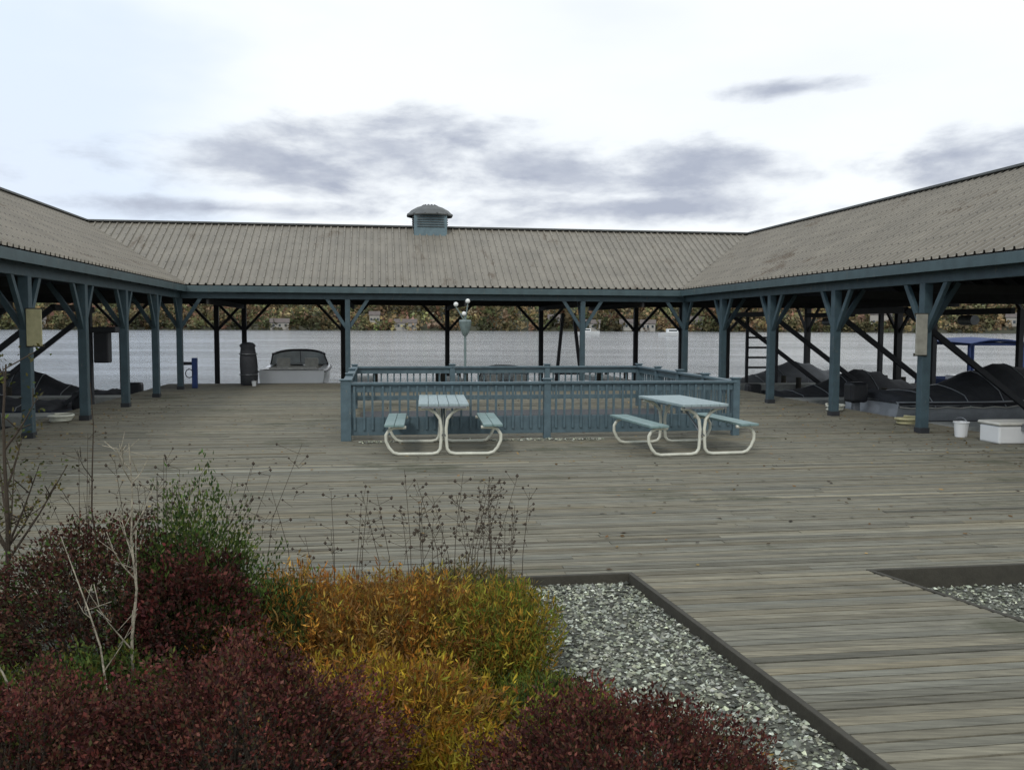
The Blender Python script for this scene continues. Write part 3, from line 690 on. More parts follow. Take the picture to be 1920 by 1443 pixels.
# ------------------------------------------------------------------ picnic tables
def picnic_table(loc, rz, lab):
    """long axis along local y; tubular end frames of two mirrored bent pipes"""
    o = empty('picnic_table', loc, rz, lab, 'picnic table', 'picnic tables in front of the blue railing')
    L_ = 1.75
    mb = MB()
    for i in range(5): x = -.37 + i*.1485; mb.box((x, -L_/2, .735), (x + .142, L_/2, .775))
    t_ = mb.build('tabletop', top_m, o, .006)
    mb = MB(); 
    for y in (-.85, 0, .85): mb.bar((-.33, y, .722), (.33, y, .722), .06, .026)
    mb.build('batten', steel_m, t_)
    for s_ in (-1, 1):
        mb = MB()
        for k in range(2): x = s_*.72 - .145 + k*.148; mb.box((x, -L_/2, .435), (x + .142, L_/2, .472))
        mb.build('bench', seat_m, o, .006)
    for y in (-.76, .72):
        for s_ in (-1, 1):
            pts = [(s_*.34, .705), (s_*.22, .69), (s_*.12, .63), (s_*.055, .54), (s_*.035, .40), (s_*.04, .22), (s_*.05, .10), (s_*.09, .045), (s_*.17, .026), (s_*.40, .026), (s_*.66, .026),
                   (s_*.74, .05), (s_*.80, .12), (s_*.845, .22), (s_*.845, .31), (s_*.80, .38), (s_*.73, .412), (s_*.55, .418)]
            # round the bends
            P = []
            for i in range(len(pts)-1):
                P.append(pts[i]); P.append(((pts[i][0]+pts[i+1][0])/2, (pts[i][1]+pts[i+1][1])/2))
            P.append(pts[-1])
            mb = MB(); mb.tube([(p[0], y + s_*.0, p[1]) for p in P], .024, 10); mb.build('leg_tube', cream_m, o, smooth=True)
    for s_ in (-1, 1):
        mb = MB(); mb.tube([(s_*.02, -.88*.9, .30), (s_*.02, .1*s_, .70)], .012, 6); mb.build('stay', steel_m, o)
    return o
g = lambda a, b: W(a, b, 0)
picnic_table(g(6.80, -13.95), TH - R(3), 'picnic table on cream tube legs standing end-on before the left half of the railing')
picnic_table(g(10.50, -14.42), TH + R(5), 'picnic table on cream tube legs standing askew before the right end of the railing')

# ------------------------------------------------------------------ lamp post, boards on posts, small things
lp = empty('lamp_post', W(7.86, -6.6, 0), TH, 'slim grey-green lamp post with flared head and white globes behind the railing', 'lamp post')
mb = MB(); mb.lathe([(.055, 0), (.05, .1), (.032, .2), (.028, 1.7), (.05, 1.74)], (0, 0, 0), 12); mb.build('pole', lamp_m, lp)
mb = MB(); mb.lathe([(.05, 1.68), (.085, 1.75), (.13, 1.9), (.15, 2.02), (.13, 2.06)], (0, 0, 0), 8); mb.build('lamp_head', lamp_m, lp)
mb = MB()
for x, z in ((-.22, 2.42), (.06, 2.5), (-.03, 2.2)): mb.tube([(0, 0, 2.0), (x*.4, 0, 2.15), (x, 0, z - .06)], .016, 6)
mb.build('arm', lamp_m, lp)
for x, z in ((-.22, 2.42), (.06, 2.5), (-.03, 2.2)):
    mb = MB(); mb.lathe([(.016, -.055), (.046, -.036), (.058, 0), (.046, .036), (.016, .055)], (x, -.01, z), 12); mb.build('globe', bulb_m, lp, smooth=True)
def post_board(a, b, w_, zb, zt, m, lab, off):
    o = empty('notice_board', W(a, b, 0), TH, lab, 'board')
    mb = MB(); mb.box((off - w_/2, -.13, zb), (off + w_/2, -.10, zt)); mb.build('panel', m, o, .006)
    mb = MB(); mb.box((off - w_/2 - .02, -.105, zb - .02), (off + w_/2 + .02, -.085, zb + .03)); mb.box((off - w_/2 - .02, -.105, zt - .03), (off + w_/2 + .02, -.085, zt + .02)); mb.build('back_batten', edge_m, o)
post_board(0, -SL*4, .24, 1.55, 2.16, tan_m, 'faded yellow board fixed to the nearest left post', .17)
post_board(WD, -SR*4, .22, 1.42, 2.15, beige_m, 'weathered beige board fixed to the nearest right post', -.14)
# blue hoop stand at the back left corner post
o = empty('hose_stand', W(.28, .55, 0), TH, 'small navy blue upright stand with black crossbar beside the back left corner post', 'stand')
mb = MB(); mb.box((-.05, -.08, 0), (.10, .08, .92)); mb.build('column', blue_m, o, .015)
mb = MB(); mb.box((-.34, -.04, .70), (-.05, .04, .80)); mb.build('crossbar', black_m, o, .01)
mb = MB(); mb.box((-.40, -.05, 0), (-.32, .05, .8)); mb.build('side_leg', dsteel_m, o, .01)
mb = MB(); mb.tube([(-.3 + .0, -.06 + .12*math.cos(R(k*20)) * 0, .4) if False else (-.12 + .11*math.cos(R(k*20)), -.07, .45 + .13*math.sin(R(k*20))) for k in range(19)], .016, 6); mb.build('hose_coil', black_m, o)
# canvas-wrapped bundle by the dock edge
o = empty('wrapped_bundle', W(1.72, 1.75, 0), TH, 'tall charcoal canvas-wrapped bundle at the deck edge left of the white boat', 'covered bundle')
mb = MB(); n = 20; rows = []
prof = [(.20, 0), (.25, .06), (.27, .3), (.27, .6), (.26, .85), (.24, 1.05), (.22, 1.2), (.26, 1.27), (.16, 1.36), (.02, 1.38)]
for r_, z in prof: rows.append([(r_*(1 + .10*math.sin(3*an + z*3) + .05*math.sin(7*an))*math.cos(an), r_*(1 + .1*math.sin(3*an + z*3))*math.sin(an), z) for an in [2*PI*k/n for k in range(n+1)]])
mb.grid(rows); wb_ = mb.build('canvas', canvas_m, o, smooth=True)
mb = MB()
for z in (.35, 1.0): mb.tube([(.285*math.cos(R(k*20)), .285*math.sin(R(k*20)), z) for k in range(19)], .014, 6)
mb.build('strap', steel_m, wb_)
def bucket(a, b, s, m, lab, cat='bucket', z=0):
    o = empty('bucket', W(a, b, z), random.uniform(0, 3), lab, cat)
    mb = MB(); mb.lathe([(.10*s, 0), (.125*s, .24*s), (.135*s, .245*s), (.135*s, .265*s), (.118*s, .265*s), (.095*s, .02*s)], (0, 0, 0), 18); mb.build('pail', m, o)
    mb = MB(); mb.tube([(.13*s*math.cos(R(k*15)), .02, .24*s + .10*s*math.sin(R(k*15))) for k in range(13)], .006, 5); mb.build('handle', steel_m, o)
bucket(1.95, 1.3, .6, white_m, 'small white bucket beside the charcoal wrapped bundle')
def coil(name, a, b, r_, m, lab, cat, turns=3, th=.03, z=0.0):
    pts = []
    for k in range(turns*18 + 1):
        an = R(k*20); q = r_*(1 - .12*math.sin(an*.31)); pts.append((q*math.cos(an)*(1 + .05*math.sin(k)), q*math.sin(an), th + k/18*th*1.3))
    o = empty(name, W(a, b, z), random.uniform(0, 3), lab, cat)
    MB().tube(pts, th*.8, 6).build('coil', m, o, smooth=True)
coil('rope_coil', -.35, -9.2, .2, cream_m, 'pale rope coiled on the deck beside the second visible left post', 'rope')
coil('rope_coil', 16.2, -8.6, .18, cream_m, 'pale rope coiled on the deck between the two near right posts', 'rope')
coil('hose_coil', 16.15, -11.6, .22, tan_m, 'tan hose coiled on the deck left of the post with the beige board', 'hose')
def kayak_rack(a, b):
    o = empty('dock_box', W(a, b, 0), TH, 'low white dock box with split lid on the deck edge under the right wing', 'dock box')
    mb = MB(); mb.box((-.45, -.25, .0), (.45, .25, .30)); mb.build('body', white_m, o, .03)
    mb = MB(); mb.box((-.48, -.28, .302), (.48, .28, .36)); mb.build('lid', vinyl_m, o, .03)
    mb = MB(); mb.box((-.06, -.30, .22), (.06, -.252, .34)); mb.build('latch', steel_m, o)
kayak_rack(16.35, -14.3)
bucket(15.95, -13.5, 1.0, white_m, 'white bucket standing in front of the white dock box under the right wing')
def bench(a, b, rz, lab):
    o = empty('bench', W(a, b, 0), TH + rz, lab, 'bench')
    mb = MB()
    for k in range(3): mb.box((-.8, -.2 + k*.14, .42), (.8, -.2 + k*.14 + .125, .455))
    mb.build('seat', pier_m, o, .004)
    for x in (-.65, .65):
        mb = MB(); mb.bar((x, -.15, 0), (x, -.15, .42), .07, .07); mb.bar((x, .15, 0), (x, .15, .42), .07, .07); mb.bar((x, -.2, .38), (x, .2, .38), .05, .07); mb.build('leg', edge_m, o)
bench(-.62, -12.9, PI/2, 'low pale wooden bench standing beyond the nearest left post')

# ------------------------------------------------------------------ planting bed
def palette(p, n, jit=.22):
    p = np.array(p); c_ = p[rng.integers(0, len(p), n)]; f_ = np.exp(rng.normal(0, jit, (n, 1)))
    return np.clip(c_*f_*np.exp(rng.normal(0, .06, (n, 3))), 0, 1)
def leaf_quads(P, N_, U, ln, wd):
    """diamond leaves at P, pointing U, lying against normal N_"""
    U = U / np.linalg.norm(U, axis=1, keepdims=True); S_ = np.cross(U, N_); S_ /= np.linalg.norm(S_, axis=1, keepdims=True) + 1e-9
    l_ = ln[:, None]; w_ = wd[:, None]
    return np.stack([P, P + U*l_*.45 + S_*w_*.5, P + U*l_, P + U*l_*.45 - S_*w_*.5], 1)
def mound_points(c, r, n, lo=.62, rag=.16, freq=3.2):
    d = rng.normal(size=(n*2, 3)); d /= np.linalg.norm(d, axis=1, keepdims=True); d = d[d[:, 2] > -.25][:n]; n = len(d)
    q = np.array([noise.noise(Vector(x)*freq + Vector(c)*3) for x in d])
    q2 = np.array([noise.noise(Vector(x)*freq*3.1 + Vector(c)*7) for x in d])
    rad = (lo + (1 - lo)*rng.random(n)**.5) * (1 + rag*2.0*q + rag*q2)
    P = np.array(c) + d*np.array(r)*rad[:, None]
    P[:, 2] = np.maximum(P[:, 2], GZ + .01)
    return P, d
def stems(c, r, n, m, parent, rad=.007, name='stems', spread=.9):
    mb = MB()
    for _ in range(n):
        an = random.uniform(0, 2*PI); k = random.random()**.5*spread; el_ = random.uniform(.4, 1)
        e = Vector((c[0] + r[0]*k*math.cos(an), c[1] + r[1]*k*math.sin(an), c[2] + r[2]*math.sqrt(max(.05, 1 - k*k))*random.uniform(.8, 1.0)))
        b = Vector((c[0] + .15*r[0]*math.cos(an), c[1] + .15*r[1]*math.sin(an), GZ - .02)); mid = (b + e)/2 + Vector((random.gauss(0, .04), random.gauss(0, .04), .06))
        mb.tube([b, mid, e], rad, 5, rad*.35)
    return mb.build(name, m, parent)
def shrub(name, c, r, n, ln, wd, pal, lab, cat, up=.3, m=None, lo=.62, rag=.16, nst=40, group=None, lobes=()):
    o = empty(name, (c[0], c[1], GZ), 0, lab, cat, group); o_ = np.array([c[0], c[1], GZ])
    Ps, Ds = mound_points((c[0], c[1], c[2]), r, n, lo, rag)
    for (lc, lr, lnn) in lobes:
        P2, D2 = mound_points(lc, lr, lnn, lo, rag); Ps = np.vstack([Ps, P2]); Ds = np.vstack([Ds, D2])
    k = len(Ps); U = Ds*.7 + rng.normal(0, .55, (k, 3)) + np.array([0, 0, up]); Nn = rng.normal(size=(k, 3))
    V = leaf_quads(Ps, Nn, U, ln*rng.uniform(.6, 1.4, k), wd*rng.uniform(.7, 1.3, k)) - o_
    # colour drifts from sprig to sprig
    cl = palette(pal, k); big = np.array([noise.noise(Vector(p)*5.0) for p in Ps])
    cl = np.clip(cl * (1 + .7*big[:, None]), 0, 1)
    np_mesh('foliage', V, 4, m or leaf_m, cl, o)
    s_ = stems((0, 0, c[2]), r, nst, bark_m, o)
    return o
MAR = [(.078, .022, .020), (.11, .030, .024), (.055, .018, .016), (.10, .045, .028), (.055, .045, .018), (.15, .06, .04), (.04, .016, .014)]
MARD = [(.050, .018, .016), (.075, .026, .02), (.055, .03, .018), (.035, .022, .014)]
GRN = [(.05, .085, .02), (.07, .11, .022), (.035, .06, .02), (.10, .12, .03)]
YG = [(.17, .19, .025), (.12, .15, .02), (.24, .20, .03), (.09, .12, .02)]
GOLD = [(.34, .17, .03), (.29, .12, .02), (.38, .23, .045), (.24, .14, .045), (.20, .09, .02), (.15, .10, .03)]
YEL = [(.40, .30, .03), (.36, .24, .02), (.28, .24, .03), (.32, .16, .02)]
def at(px, D, z=0.0):            # bed position: x from pixel column and distance
    return ((px - 960)/F_PX*D, D, z)
BB = 'barberry shrubs in the front of the bed'
def barb(x, y, top, rx, ry, n, lab):
    h = (top - GZ)/1.0
    shrub('barberry_shrub', (x, y, GZ + h*.25), (rx, ry, h*.75), int(n*1.5), .019, .011, MAR, lab, 'shrub', group=BB, rag=.2, nst=150, lo=.62)
barb(-1.02, 3.30, .66, .62, .60, 24000, 'broad maroon barberry mound at the front left of the bed')
barb(-1.80, 3.15, .58, .62, .60, 20000, 'maroon barberry mound left of the broad front one, under the bare sapling')
barb(.44, 3.25, .47, .62, .50, 22000, 'maroon barberry mound in front of the gravel on the right of the golden shrub')
barb(-.35, 2.15, .42, .8, .5, 20000, 'maroon barberry mound nearest the viewer at the middle of the bed')
barb(-1.9, 2.0, .45, .8, .55, 18000, 'maroon barberry mound nearest the viewer on the left')
barb(.95, 2.35, .28, .5, .42, 12000, 'small low maroon barberry at the right foot of the bed')
barb(-3.3, 3.2, .5, .7, .7, 16000, 'maroon barberry mound at the far left front of the bed')
# dark maroon and green shrubs at the left
shrub('barberry_shrub', (-2.25, 4.85, .22), (.58, .52, .60), 17000, .024, .014, MARD + GRN[:1] + [(.10, .05, .03)], 'dark maroon rounded shrub behind the bare sapling', 'shrub', rag=.2, nst=60)
shrub('barberry_shrub', (-1.70, 4.7, .20), (.36, .36, .48), 9000, .026, .016, MARD + MAR[:2], 'dark reddish shrub beside the tall green one', 'shrub', rag=.2)
shrub('green_shrub', (-1.80, 5.0, .18), (.38, .38, .70), 15000, .030, .012, GRN, 'tall green shrub with feathery top behind the dark maroon ones', 'shrub', up=.9, rag=.32, lo=.4, lobes=[((-1.42, 4.85, .08), (.42, .3, .44), 9000)])
shrub('green_shrub', (-1.95, 4.15, .0), (.42, .35, .32), 9000, .030, .012, GRN + [(.10, .10, .02)], 'low green shrub at the foot of the bare sapling', 'shrub', up=.6, rag=.3)
shrub('green_shrub', (-2.75, 4.1, -.02), (.4, .4, .36), 8000, .032, .012, YG + GRN, 'yellow green low shrub at the left edge of the bed', 'shrub', up=.6, rag=.3)
shrub('green_shrub', (-3.5, 5.0, .1), (.6, .55, .5), 12000, .03, .014, GRN + MARD, 'mixed green and maroon shrub farthest left in the bed', 'shrub', rag=.25)
shrub('green_shrub', (-4.6, 4.3, .05), (.65, .6, .45), 11000, .03, .014, GRN, 'rounded green shrub beside the left wing', 'shrub', rag=.25)
shrub('barberry_shrub', (-4.7, 3.1, .05), (.7, .6, .45), 13000, .024, .014, MAR, 'maroon shrub beside the left wing at the bed end', 'shrub', rag=.2)
shrub('barberry_shrub', (-5.5, 5.6, .05), (.5, .5, .42), 9000, .024, .014, MARD, 'dark maroon shrub in the far left corner of the bed', 'shrub', rag=.2)
# golden feathery shrubs
def feathery(c, r, top, nb, nl, pal, lab, cat='shrub', blade=(.20, .006), leaf=(.040, .009), spread=1.0):
    o = empty('feathery_shrub', (c[0], c[1], GZ), 0, lab, cat, 'golden feathery shrubs in the middle of the bed'); o_ = np.array([c[0], c[1], GZ])
    H = top - GZ
    # many upright sprigs, each a line of fine leaves
    an = rng.uniform(0, 2*PI, nb); k = np.sqrt(rng.random(nb)); bx = c[0] + r[0]*k*np.cos(an)*.75; by = c[1] + r[1]*k*np.sin(an)*.75
    lean = np.stack([np.cos(an)*k*r[0]*.45, np.sin(an)*k*r[1]*.45], 1)
    hh = H*(1 - .45*k**2)*rng.uniform(.72, 1.05, nb)*(1 + .18*np.array([noise.noise(Vector((x*3, y*3, 0))) for x, y in zip(bx, by)]))
    B = np.stack([bx, by, np.full(nb, GZ)], 1); T = np.stack([bx + lean[:, 0] + rng.normal(0, .03, nb), by + lean[:, 1] + rng.normal(0, .03, nb), GZ + hh], 1)
    side = rng.normal(size=(nb, 3)); side[:, 2] = 0; side /= np.linalg.norm(side, axis=1, keepdims=True)
    w_ = blade[1]*.5
    V = np.stack([B - side*w_, B + side*w_, T + side*w_*.3, T - side*w_*.3], 1)
    cl = palette([(.22, .10, .03), (.16, .08, .03), (.30, .17, .04)], nb)
    np_mesh('stems', V - o_, 4, grass_m, cl, o)
    i = rng.integers(0, nb, nl); f_ = rng.random(nl)**.6; P = B[i] + (T[i] - B[i])*f_[:, None] + rng.normal(0, .012, (nl, 3))
    ax = (T - B)[i]; ax /= np.linalg.norm(ax, axis=1, keepdims=True); U = ax*.8 + rng.normal(0, .55, (nl, 3)); Nn = rng.normal(size=(nl, 3))
    V = leaf_quads(P, Nn, U, leaf[0]*rng.uniform(.6, 1.5, nl), leaf[1]*rng.uniform(.7, 1.3, nl)) - o_
    sp = palette(pal, nb, .28)[i]; cl = np.clip(sp*np.exp(rng.normal(0, .15, (nl, 1))), 0, 1)
    np_mesh('foliage', V, 4, grass_m, cl, o)
    return o
feathery((-1.15, 5.05), (.62, .50), .50, 900, 17000, GOLD, 'golden orange feathery shrub at the back of the bed')
feathery((-.62, 5.0), (.55, .55), .52, 900, 17000, GOLD + [(.36, .30, .05)], 'amber feathery shrub in the middle of the bed')
feathery((-.55, 4.05), (.50, .42), .36, 800, 15000, GOLD + YEL, 'orange and yellow feathery shrub between the two barberries')
feathery((-.24, 3.62), (.30, .36), .20, 500, 9000, YEL, 'bright yellow low shrub between the front barberries')
feathery((-.10, 4.95), (.34, .42), .52, 700, 12000, YG + [(.34, .22, .03)], 'olive yellow feathery shrub beside the gravel')
feathery((.14, 4.25), (.34, .34), .16, 600, 10000, YG + GRN, 'low green feathery shrub spreading onto the gravel')
feathery((-.35, 5.75), (.45, .35), .36, 600, 9000, [(.14, .14, .05), (.2, .15, .05), (.10, .10, .04)], 'grey green feathery shrub against the deck edge')
feathery((.62, 2.98), (.12, .1), .05, 60, 700, GOLD, 'tiny golden tuft in the gravel')
feathery((.95, 3.95), (.3, .16), -.10, 200, 1800, [(.12, .07, .02), (.2, .12, .03)], 'flat brownish tuft lying on the gravel')
# seed heads
def seed_stems(c, r, n, top, lab, dens=9, name='seed_head_plant'):
    o = empty(name, (c[0], c[1], GZ), 0, lab, 'dry plant', 'dry stems rising above the bed'); mb = MB(); hd = []
    for _ in range(n):
        x, y = random.gauss(0, r), random.gauss(0, r*.7); h = (top - GZ)*random.uniform(.72, 1.05); e = Vector((x*1.5, y*1.5, h)); mb.tube([(x, y, 0), (x*1.15, y*1.15, h*.6), e], .0028, 4, .0012)
        for _ in range(dens):
            f_ = random.uniform(.62, 1); p = Vector((x*(1.15 + .35*f_), y*(1.15 + .35*f_), h*f_)); q = p + Vector((random.gauss(0, .05), random.gauss(0, .05), random.uniform(.01, .07))); mb.tube([p, q], .0014, 3); hd.append(q)
    mb.build('stalks', bark_m, o)
    mb = MB()
    for q in hd: s_ = random.uniform(.006, .012); mb.add([q + Vector(d)*s_ for d in ((1, 0, 0), (0, 1, 0), (-1, 0, 0), (0, -1, 0), (0, 0, 1.2), (0, 0, -1))], [(0, 1, 4), (1, 2, 4), (2, 3, 4), (3, 0, 4), (1, 0, 5), (2, 1, 5), (3, 2, 5), (0, 3, 5)])
    mb.build('seed_heads', bark_m, o)['kind'] = 'stuff'
seed_stems((-.50, 5.4), .16, 15, .98, 'dry seed-head stems with dark dots rising above the golden shrubs')
seed_stems((-.06, 5.45), .15, 12, .92, 'dry seed-head stems with dark dots at the right of the golden shrubs')
seed_stems((-1.05, 5.55), .12, 8, .85, 'sparse dry stems behind the golden orange shrub', 5)
seed_stems((-2.1, 5.3), .28, 26, 1.08, 'dry dotted stems above the dark maroon shrub')
seed_stems((-2.55, 5.2), .03, 3, 1.32, 'single dark dry spike left of the tall green shrub', 5)
# bare saplings
def bare_tree(base, h, lab, m=pbark_m, tilt=(0, 0), n=7, seed=1, leaves=0, pal=None, r0=.014, name='bare_sapling'):
    rs = random.Random(seed); o = empty(name, base, 0, lab, 'sapling'); mb = MB()
    pts = [Vector((tilt[0]*k/6 + rs.gauss(0, .012), tilt[1]*k/6 + rs.gauss(0, .012), h*k/6)) for k in range(7)]; pts[0] = Vector((0, 0, 0)); mb.tube(pts, r0, 8, r0*.25); mb.build('trunk', m, o)
    mb = MB(); tips = []
    for k in range(n):
        f_ = rs.uniform(.25, .95); i = int(f_*6); p = pts[i].lerp(pts[min(6, i+1)], f_*6 - i); an = rs.uniform(0, 2*PI); L_ = h*rs.uniform(.18, .38)*(1.2 - f_)
        q = p + Vector((math.cos(an)*L_*.6, math.sin(an)*L_*.6, L_)); md = p.lerp(q, .5) + Vector((0, 0, -.02)); mb.tube([p, md, q], r0*.42, 5, r0*.12); tips += [md, q, p.lerp(q, .75)]
        for _ in range(3):
            a_ = p.lerp(q, rs.uniform(.3, .9)); b_ = a_ + Vector((rs.gauss(0, .06), rs.gauss(0, .06), rs.uniform(.03, .1))); mb.tube([a_, b_], r0*.18, 4); tips.append(b_)
    mb.build('branches', m, o)
    if leaves:
        T = np.array([tuple(t) for t in tips]); P = T[rng.integers(0, len(T), leaves)] + rng.normal(0, .035, (leaves, 3)); U = rng.normal(size=(leaves, 3)); V = leaf_quads(P, rng.normal(size=(leaves, 3)), U, .03*rng.uniform(.6, 1.3, leaves), .016*np.ones(leaves))
        np_mesh('leaves', V, 4, leaf_m, palette(pal, leaves), o)
    return o
bare_tree((-1.82, 4.25, GZ), 1.42, 'pale-barked leafless sapling rising before the dark maroon shrub', seed=3, n=9, r0=.010)
bare_tree((-1.70, 3.95, GZ), .98, 'thin pale stem leaning left beside the sapling', tilt=(-.42, .25), seed=5, n=2, r0=.007)
bare_tree((-2.0, 3.8, GZ), .88, 'thin pale cane leaning far left across the bed', tilt=(-.52, .2), seed=8, n=2, r0=.007)
bare_tree((-2.95, 5.15, GZ), 1.75, 'dark slender young tree with sparse olive leaves at the left edge of the photo', m=bark_m, seed=4, n=11, leaves=420, pal=[(.07, .09, .02), (.12, .10, .03), (.05, .05, .02)], r0=.02, name='young_tree', tilt=(.05, 0))
bare_tree((-2.62, 5.6, GZ), 1.62, 'straight dark leafless stem beside the young tree', m=bark_m, seed=6, n=3, r0=.009)
# a few clumps in the right hand pit
shrub('low_shrub', (*W(12.9, -24.6)[:2], -.04), (.45, .45, .3), 8000, .026, .014, GRN + MARD, 'green and maroon shrub at the right end of the gravel pit', 'shrub', rag=.25)

# leaf mulch under the shrubs
nl = 16000; aa = rng.uniform(0, 6.4, nl); bb = rng.uniform(-28, BED_B - .05, nl)
P = np.stack([LX + aa*UX + bb*VX, LY + aa*UY + bb*VY, GZ + rng.uniform(.004, .03, nl)], 1); U = rng.normal(size=(nl, 3)); U[:, 2] *= .3; Nn = np.tile([0, 0, 1.], (nl, 1)) + rng.normal(0, .4, (nl, 3))
lv = np_mesh('leaf_mulch', leaf_quads(P, Nn, U, rng.uniform(.04, .09, nl), rng.uniform(.025, .055, nl)), 4, leaf_m, palette([(.07, .045, .02), (.10, .06, .03), (.04, .03, .02), (.13, .09, .04)], nl))
tag(lv, 'dark brown leaf litter covering the soil under the shrubs', 'leaf litter', kind='stuff')
# fallen leaves on deck and gravel
nl = 2600; aa = rng.uniform(-.8, 16.5, nl); bb = rng.uniform(-26, 2, nl)*.55 + rng.choice([-12, -1, -9.5], nl)*.45 - 2
side_ = rng.random(nl) < .45; aa = np.where(side_, np.where(rng.random(nl) < .5, rng.uniform(-.8, 1.5, nl), rng.uniform(14, 16.6, nl)), aa)
keep = ~((bb < BED_B - .05) & (aa < 14) & ((aa < 8.3) | (aa > 9.5))); aa, bb = aa[keep], bb[keep]; nl = len(aa)
P = np.stack([LX + aa*UX + bb*VX, LY + aa*UY + bb*VY, np.full(nl, .012)], 1); U = rng.normal(size=(nl, 3)); U[:, 2] *= .15; Nn = np.tile([0, 0, 1.], (nl, 1)) + rng.normal(0, .2, (nl, 3))
lv = np_mesh('fallen_leaves', leaf_quads(P, Nn, U, rng.uniform(.03, .075, nl), rng.uniform(.02, .05, nl)), 4, leaf_m, palette([(.10, .06, .025), (.20, .12, .04), (.06, .04, .02), (.30, .20, .07), (.04, .03, .02)], nl))
tag(lv, 'brown fallen leaves scattered over the deck boards', 'leaves', kind='stuff')

# ------------------------------------------------------------------ far shore
SH = 620.0
def ridge_h(an):
    v = noise.noise(Vector((an*3.1, 1.7, 0))) + .5*noise.noise(Vector((an*8.3, 5.1, 0)))
    return 34 + 20*v
hm = MB(); rows = []
NA = 150; A0, A1 = R(-100), R(100)
for r_, hf in ((SH - 3, -.02), (SH + 6, .05), (SH + 50, .28), (SH + 130, .6), (SH + 260, .95), (SH + 420, 1.0), (SH + 800, .8)):
    rows.append([(r_*math.sin(A0 + (A1-A0)*i/NA), r_*math.cos(A0 + (A1-A0)*i/NA), WATER_Z + ridge_h(A0 + (A1-A0)*i/NA)*hf) for i in range(NA+1)])
tag(hm.grid(rows).build('hills', hill_m), kind='structure')

def hill_z(r_, an):
    xs = [SH - 3, SH + 6, SH + 50, SH + 130, SH + 260, SH + 420, SH + 800]; ys = [-.02, .05, .28, .6, .95, 1.0, .8]
    return WATER_Z + ridge_h(an)*float(np.interp(r_, xs, ys))
def forest(n, rlo, rhi, smin, smax, pal, name, lab):
    an = rng.uniform(R(-75), R(75), n); rr_ = SH + rlo + (rhi - rlo)*rng.random(n)**1.25
    cz = np.array([hill_z(r_, a) for r_, a in zip(rr_, an)]); sz = rng.uniform(smin, smax, n)
    K = 20; c0 = np.stack([rr_*np.sin(an), rr_*np.cos(an), cz + sz*.75], 1)
    d = rng.normal(size=(n, K, 3)); d /= np.linalg.norm(d, axis=2, keepdims=True); tall = rng.uniform(.8, 1.7, (n, 1, 1))
    P = c0[:, None, :] + d*sz[:, None, None]*rng.uniform(.35, 1.0, (n, K, 1))*np.concatenate([np.ones((n, 1, 2)), tall], 2)
    P = P.reshape(-1, 3); q = rng.normal(size=(n*K, 3)); L2 = np.repeat(sz, K)*rng.uniform(.4, .95, n*K)
    V = leaf_quads(P, rng.normal(size=(n*K, 3)), q, L2, L2*.9)
    cl = palette(pal, n, .32)*1.2; big = np.array([noise.noise(Vector((a*22, r_*.02, 0))) for a, r_ in zip(an, rr_)]); cl = np.clip(cl*(1 + .9*big[:, None]), 0, 1)
    cl = np.repeat(cl, K, 0)*np.exp(rng.normal(0, .2, (n*K, 1)))
    o = np_mesh(name, V, 4, far_m, np.clip(cl, 0, 1)); return tag(o, lab, 'trees', kind='stuff')
forest(17000, -1, 330, 1.5, 4.2, [(.12, .09, .05), (.10, .085, .04), (.13, .10, .055), (.08, .085, .04), (.14, .10, .05), (.11, .11, .055), (.07, .07, .035), (.13, .08, .05)], 'far_woods', 'autumn brown and olive woods covering the far shore of the lake')
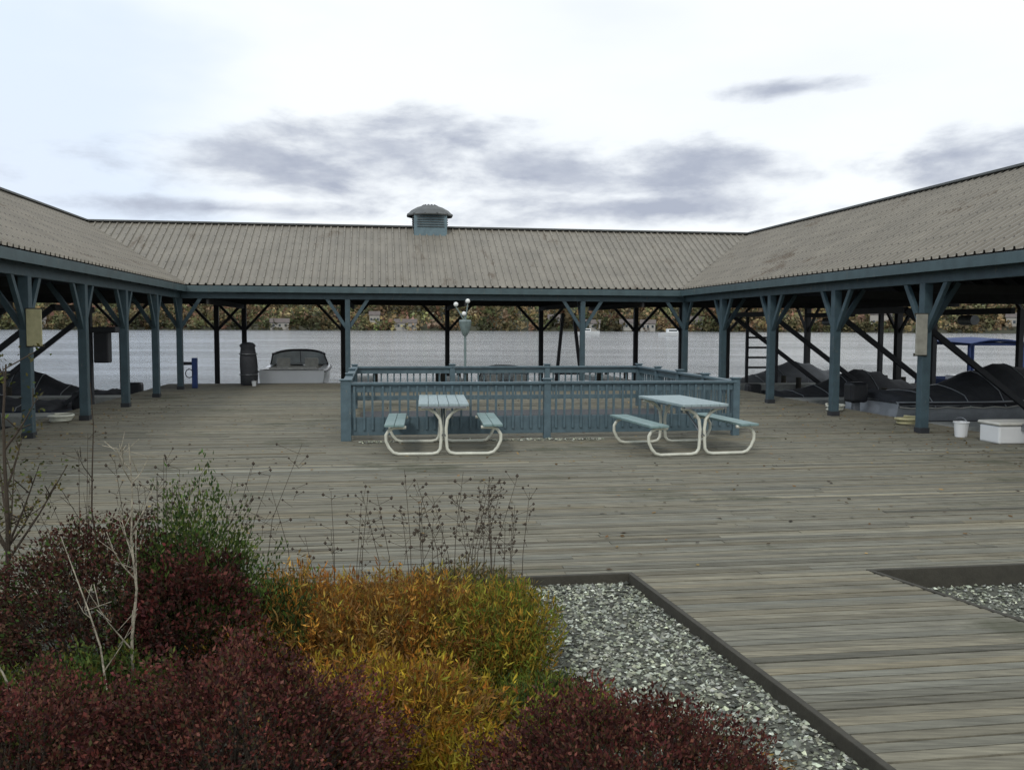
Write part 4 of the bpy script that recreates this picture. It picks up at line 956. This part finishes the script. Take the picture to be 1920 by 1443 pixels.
def house(px, r_, w_, h_, col_m, lab):
    an = math.atan((px - 960)/F_PX); z = hill_z(SH + r_, an)
    o = empty('house', ((SH + r_)*math.sin(an), (SH + r_)*math.cos(an), z), -an, lab, 'house', 'houses on the far shore')
    MB().box((-w_/2, -4, -2), (w_/2, 4, h_)).build('wall', col_m, o)
    mb = MB(); mb.add([(-w_/2 - .5, -4.6, h_), (w_/2 + .5, -4.6, h_), (w_/2 + .5, 4.6, h_), (-w_/2 - .5, 4.6, h_), (-w_/2 - .5, 0, h_ + 2.8), (w_/2 + .5, 0, h_ + 2.8)], [(0, 1, 5, 4), (2, 3, 4, 5), (0, 4, 3), (1, 2, 5), (3, 2, 1, 0)]); mb.build('roof', hroof_m, o)
    for k in range(3): x = -w_*.32 + k*w_*.32; MB().box((x - .7, -4.06, 1.2), (x + .7, -4.01, 3.0)).build('window', glass_m, o)
HS = [(720, 4, 12, 4, 'pale low house at the shore seen between the left back posts'), (818, 22, 7, 5, 'small white house on the slope left of the lamp post'), (850, 3, 15, 4, 'long white boathouse at the water left of the lamp post'),
      (1043, 3, 10, 4, 'white cottage at the far waterline beside the right lit post'), (1078, 5, 9, 4, 'small pale cottage at the waterline left of the back corner'), (1100, 4, 10, 4, 'low white shed at the far waterline by the right back corner'),
      (1150, 12, 8, 5, 'pale house behind the right back corner posts'), (1340, 26, 13, 7, 'tall pale gabled house above the covered boats on the right'), (1478, 22, 9, 5, 'white house on the slope at the right edge of the photo'),
      (1700, 10, 11, 5, 'pale house beyond the right wing'), (470, 8, 9, 4, 'pale house beyond the nearest left posts'), (250, 12, 11, 5, 'white house beyond the left wing'), (1003, 16, 8, 4, 'small tan house above the middle of the far shore')]
for px, r_, w_, h_, lab in HS: house(px, r_, w_, h_, wall_m, lab)
def far_boat(px, D, L_, lab):
    x = (px - 960)/F_PX*D; o = empty('motor_cruiser', (x, D, WATER_Z), R(8), lab, 'boat', 'white boats out on the lake'); mb = MB()
    rows = [[(-L_/2 + L_*t_, -1.4*w_, 1.0 + .4*t_), (-L_/2 + L_*t_ - .2*t_, -1.0*w_, -.2), (-L_/2 + L_*t_ - .2*t_, 1.0*w_, -.2), (-L_/2 + L_*t_, 1.4*w_, 1.0 + .4*t_)] for t_, w_ in ((0, .95), (.3, 1), (.6, .95), (.85, .55), (1, .03))]
    mb.grid(rows); mb.grid([[r_[0], r_[3]] for r_ in rows]); mb.add(rows[0], [(0, 1, 2, 3)]); mb.build('hull', white_m, o)
    MB().box((-L_*.25, -.9, 1.0), (L_*.12, .9, 2.3)).build('cabin', white_m, o, .15); MB().box((-L_*.2, -.93, 1.5), (L_*.08, .93, 2.0)).build('window', glass_m, o)
far_boat(1038, 330, 9, 'small white cruiser on the lake behind the right lit post')
far_boat(1127, 300, 10, 'white cruiser on the lake left of the right back corner post')
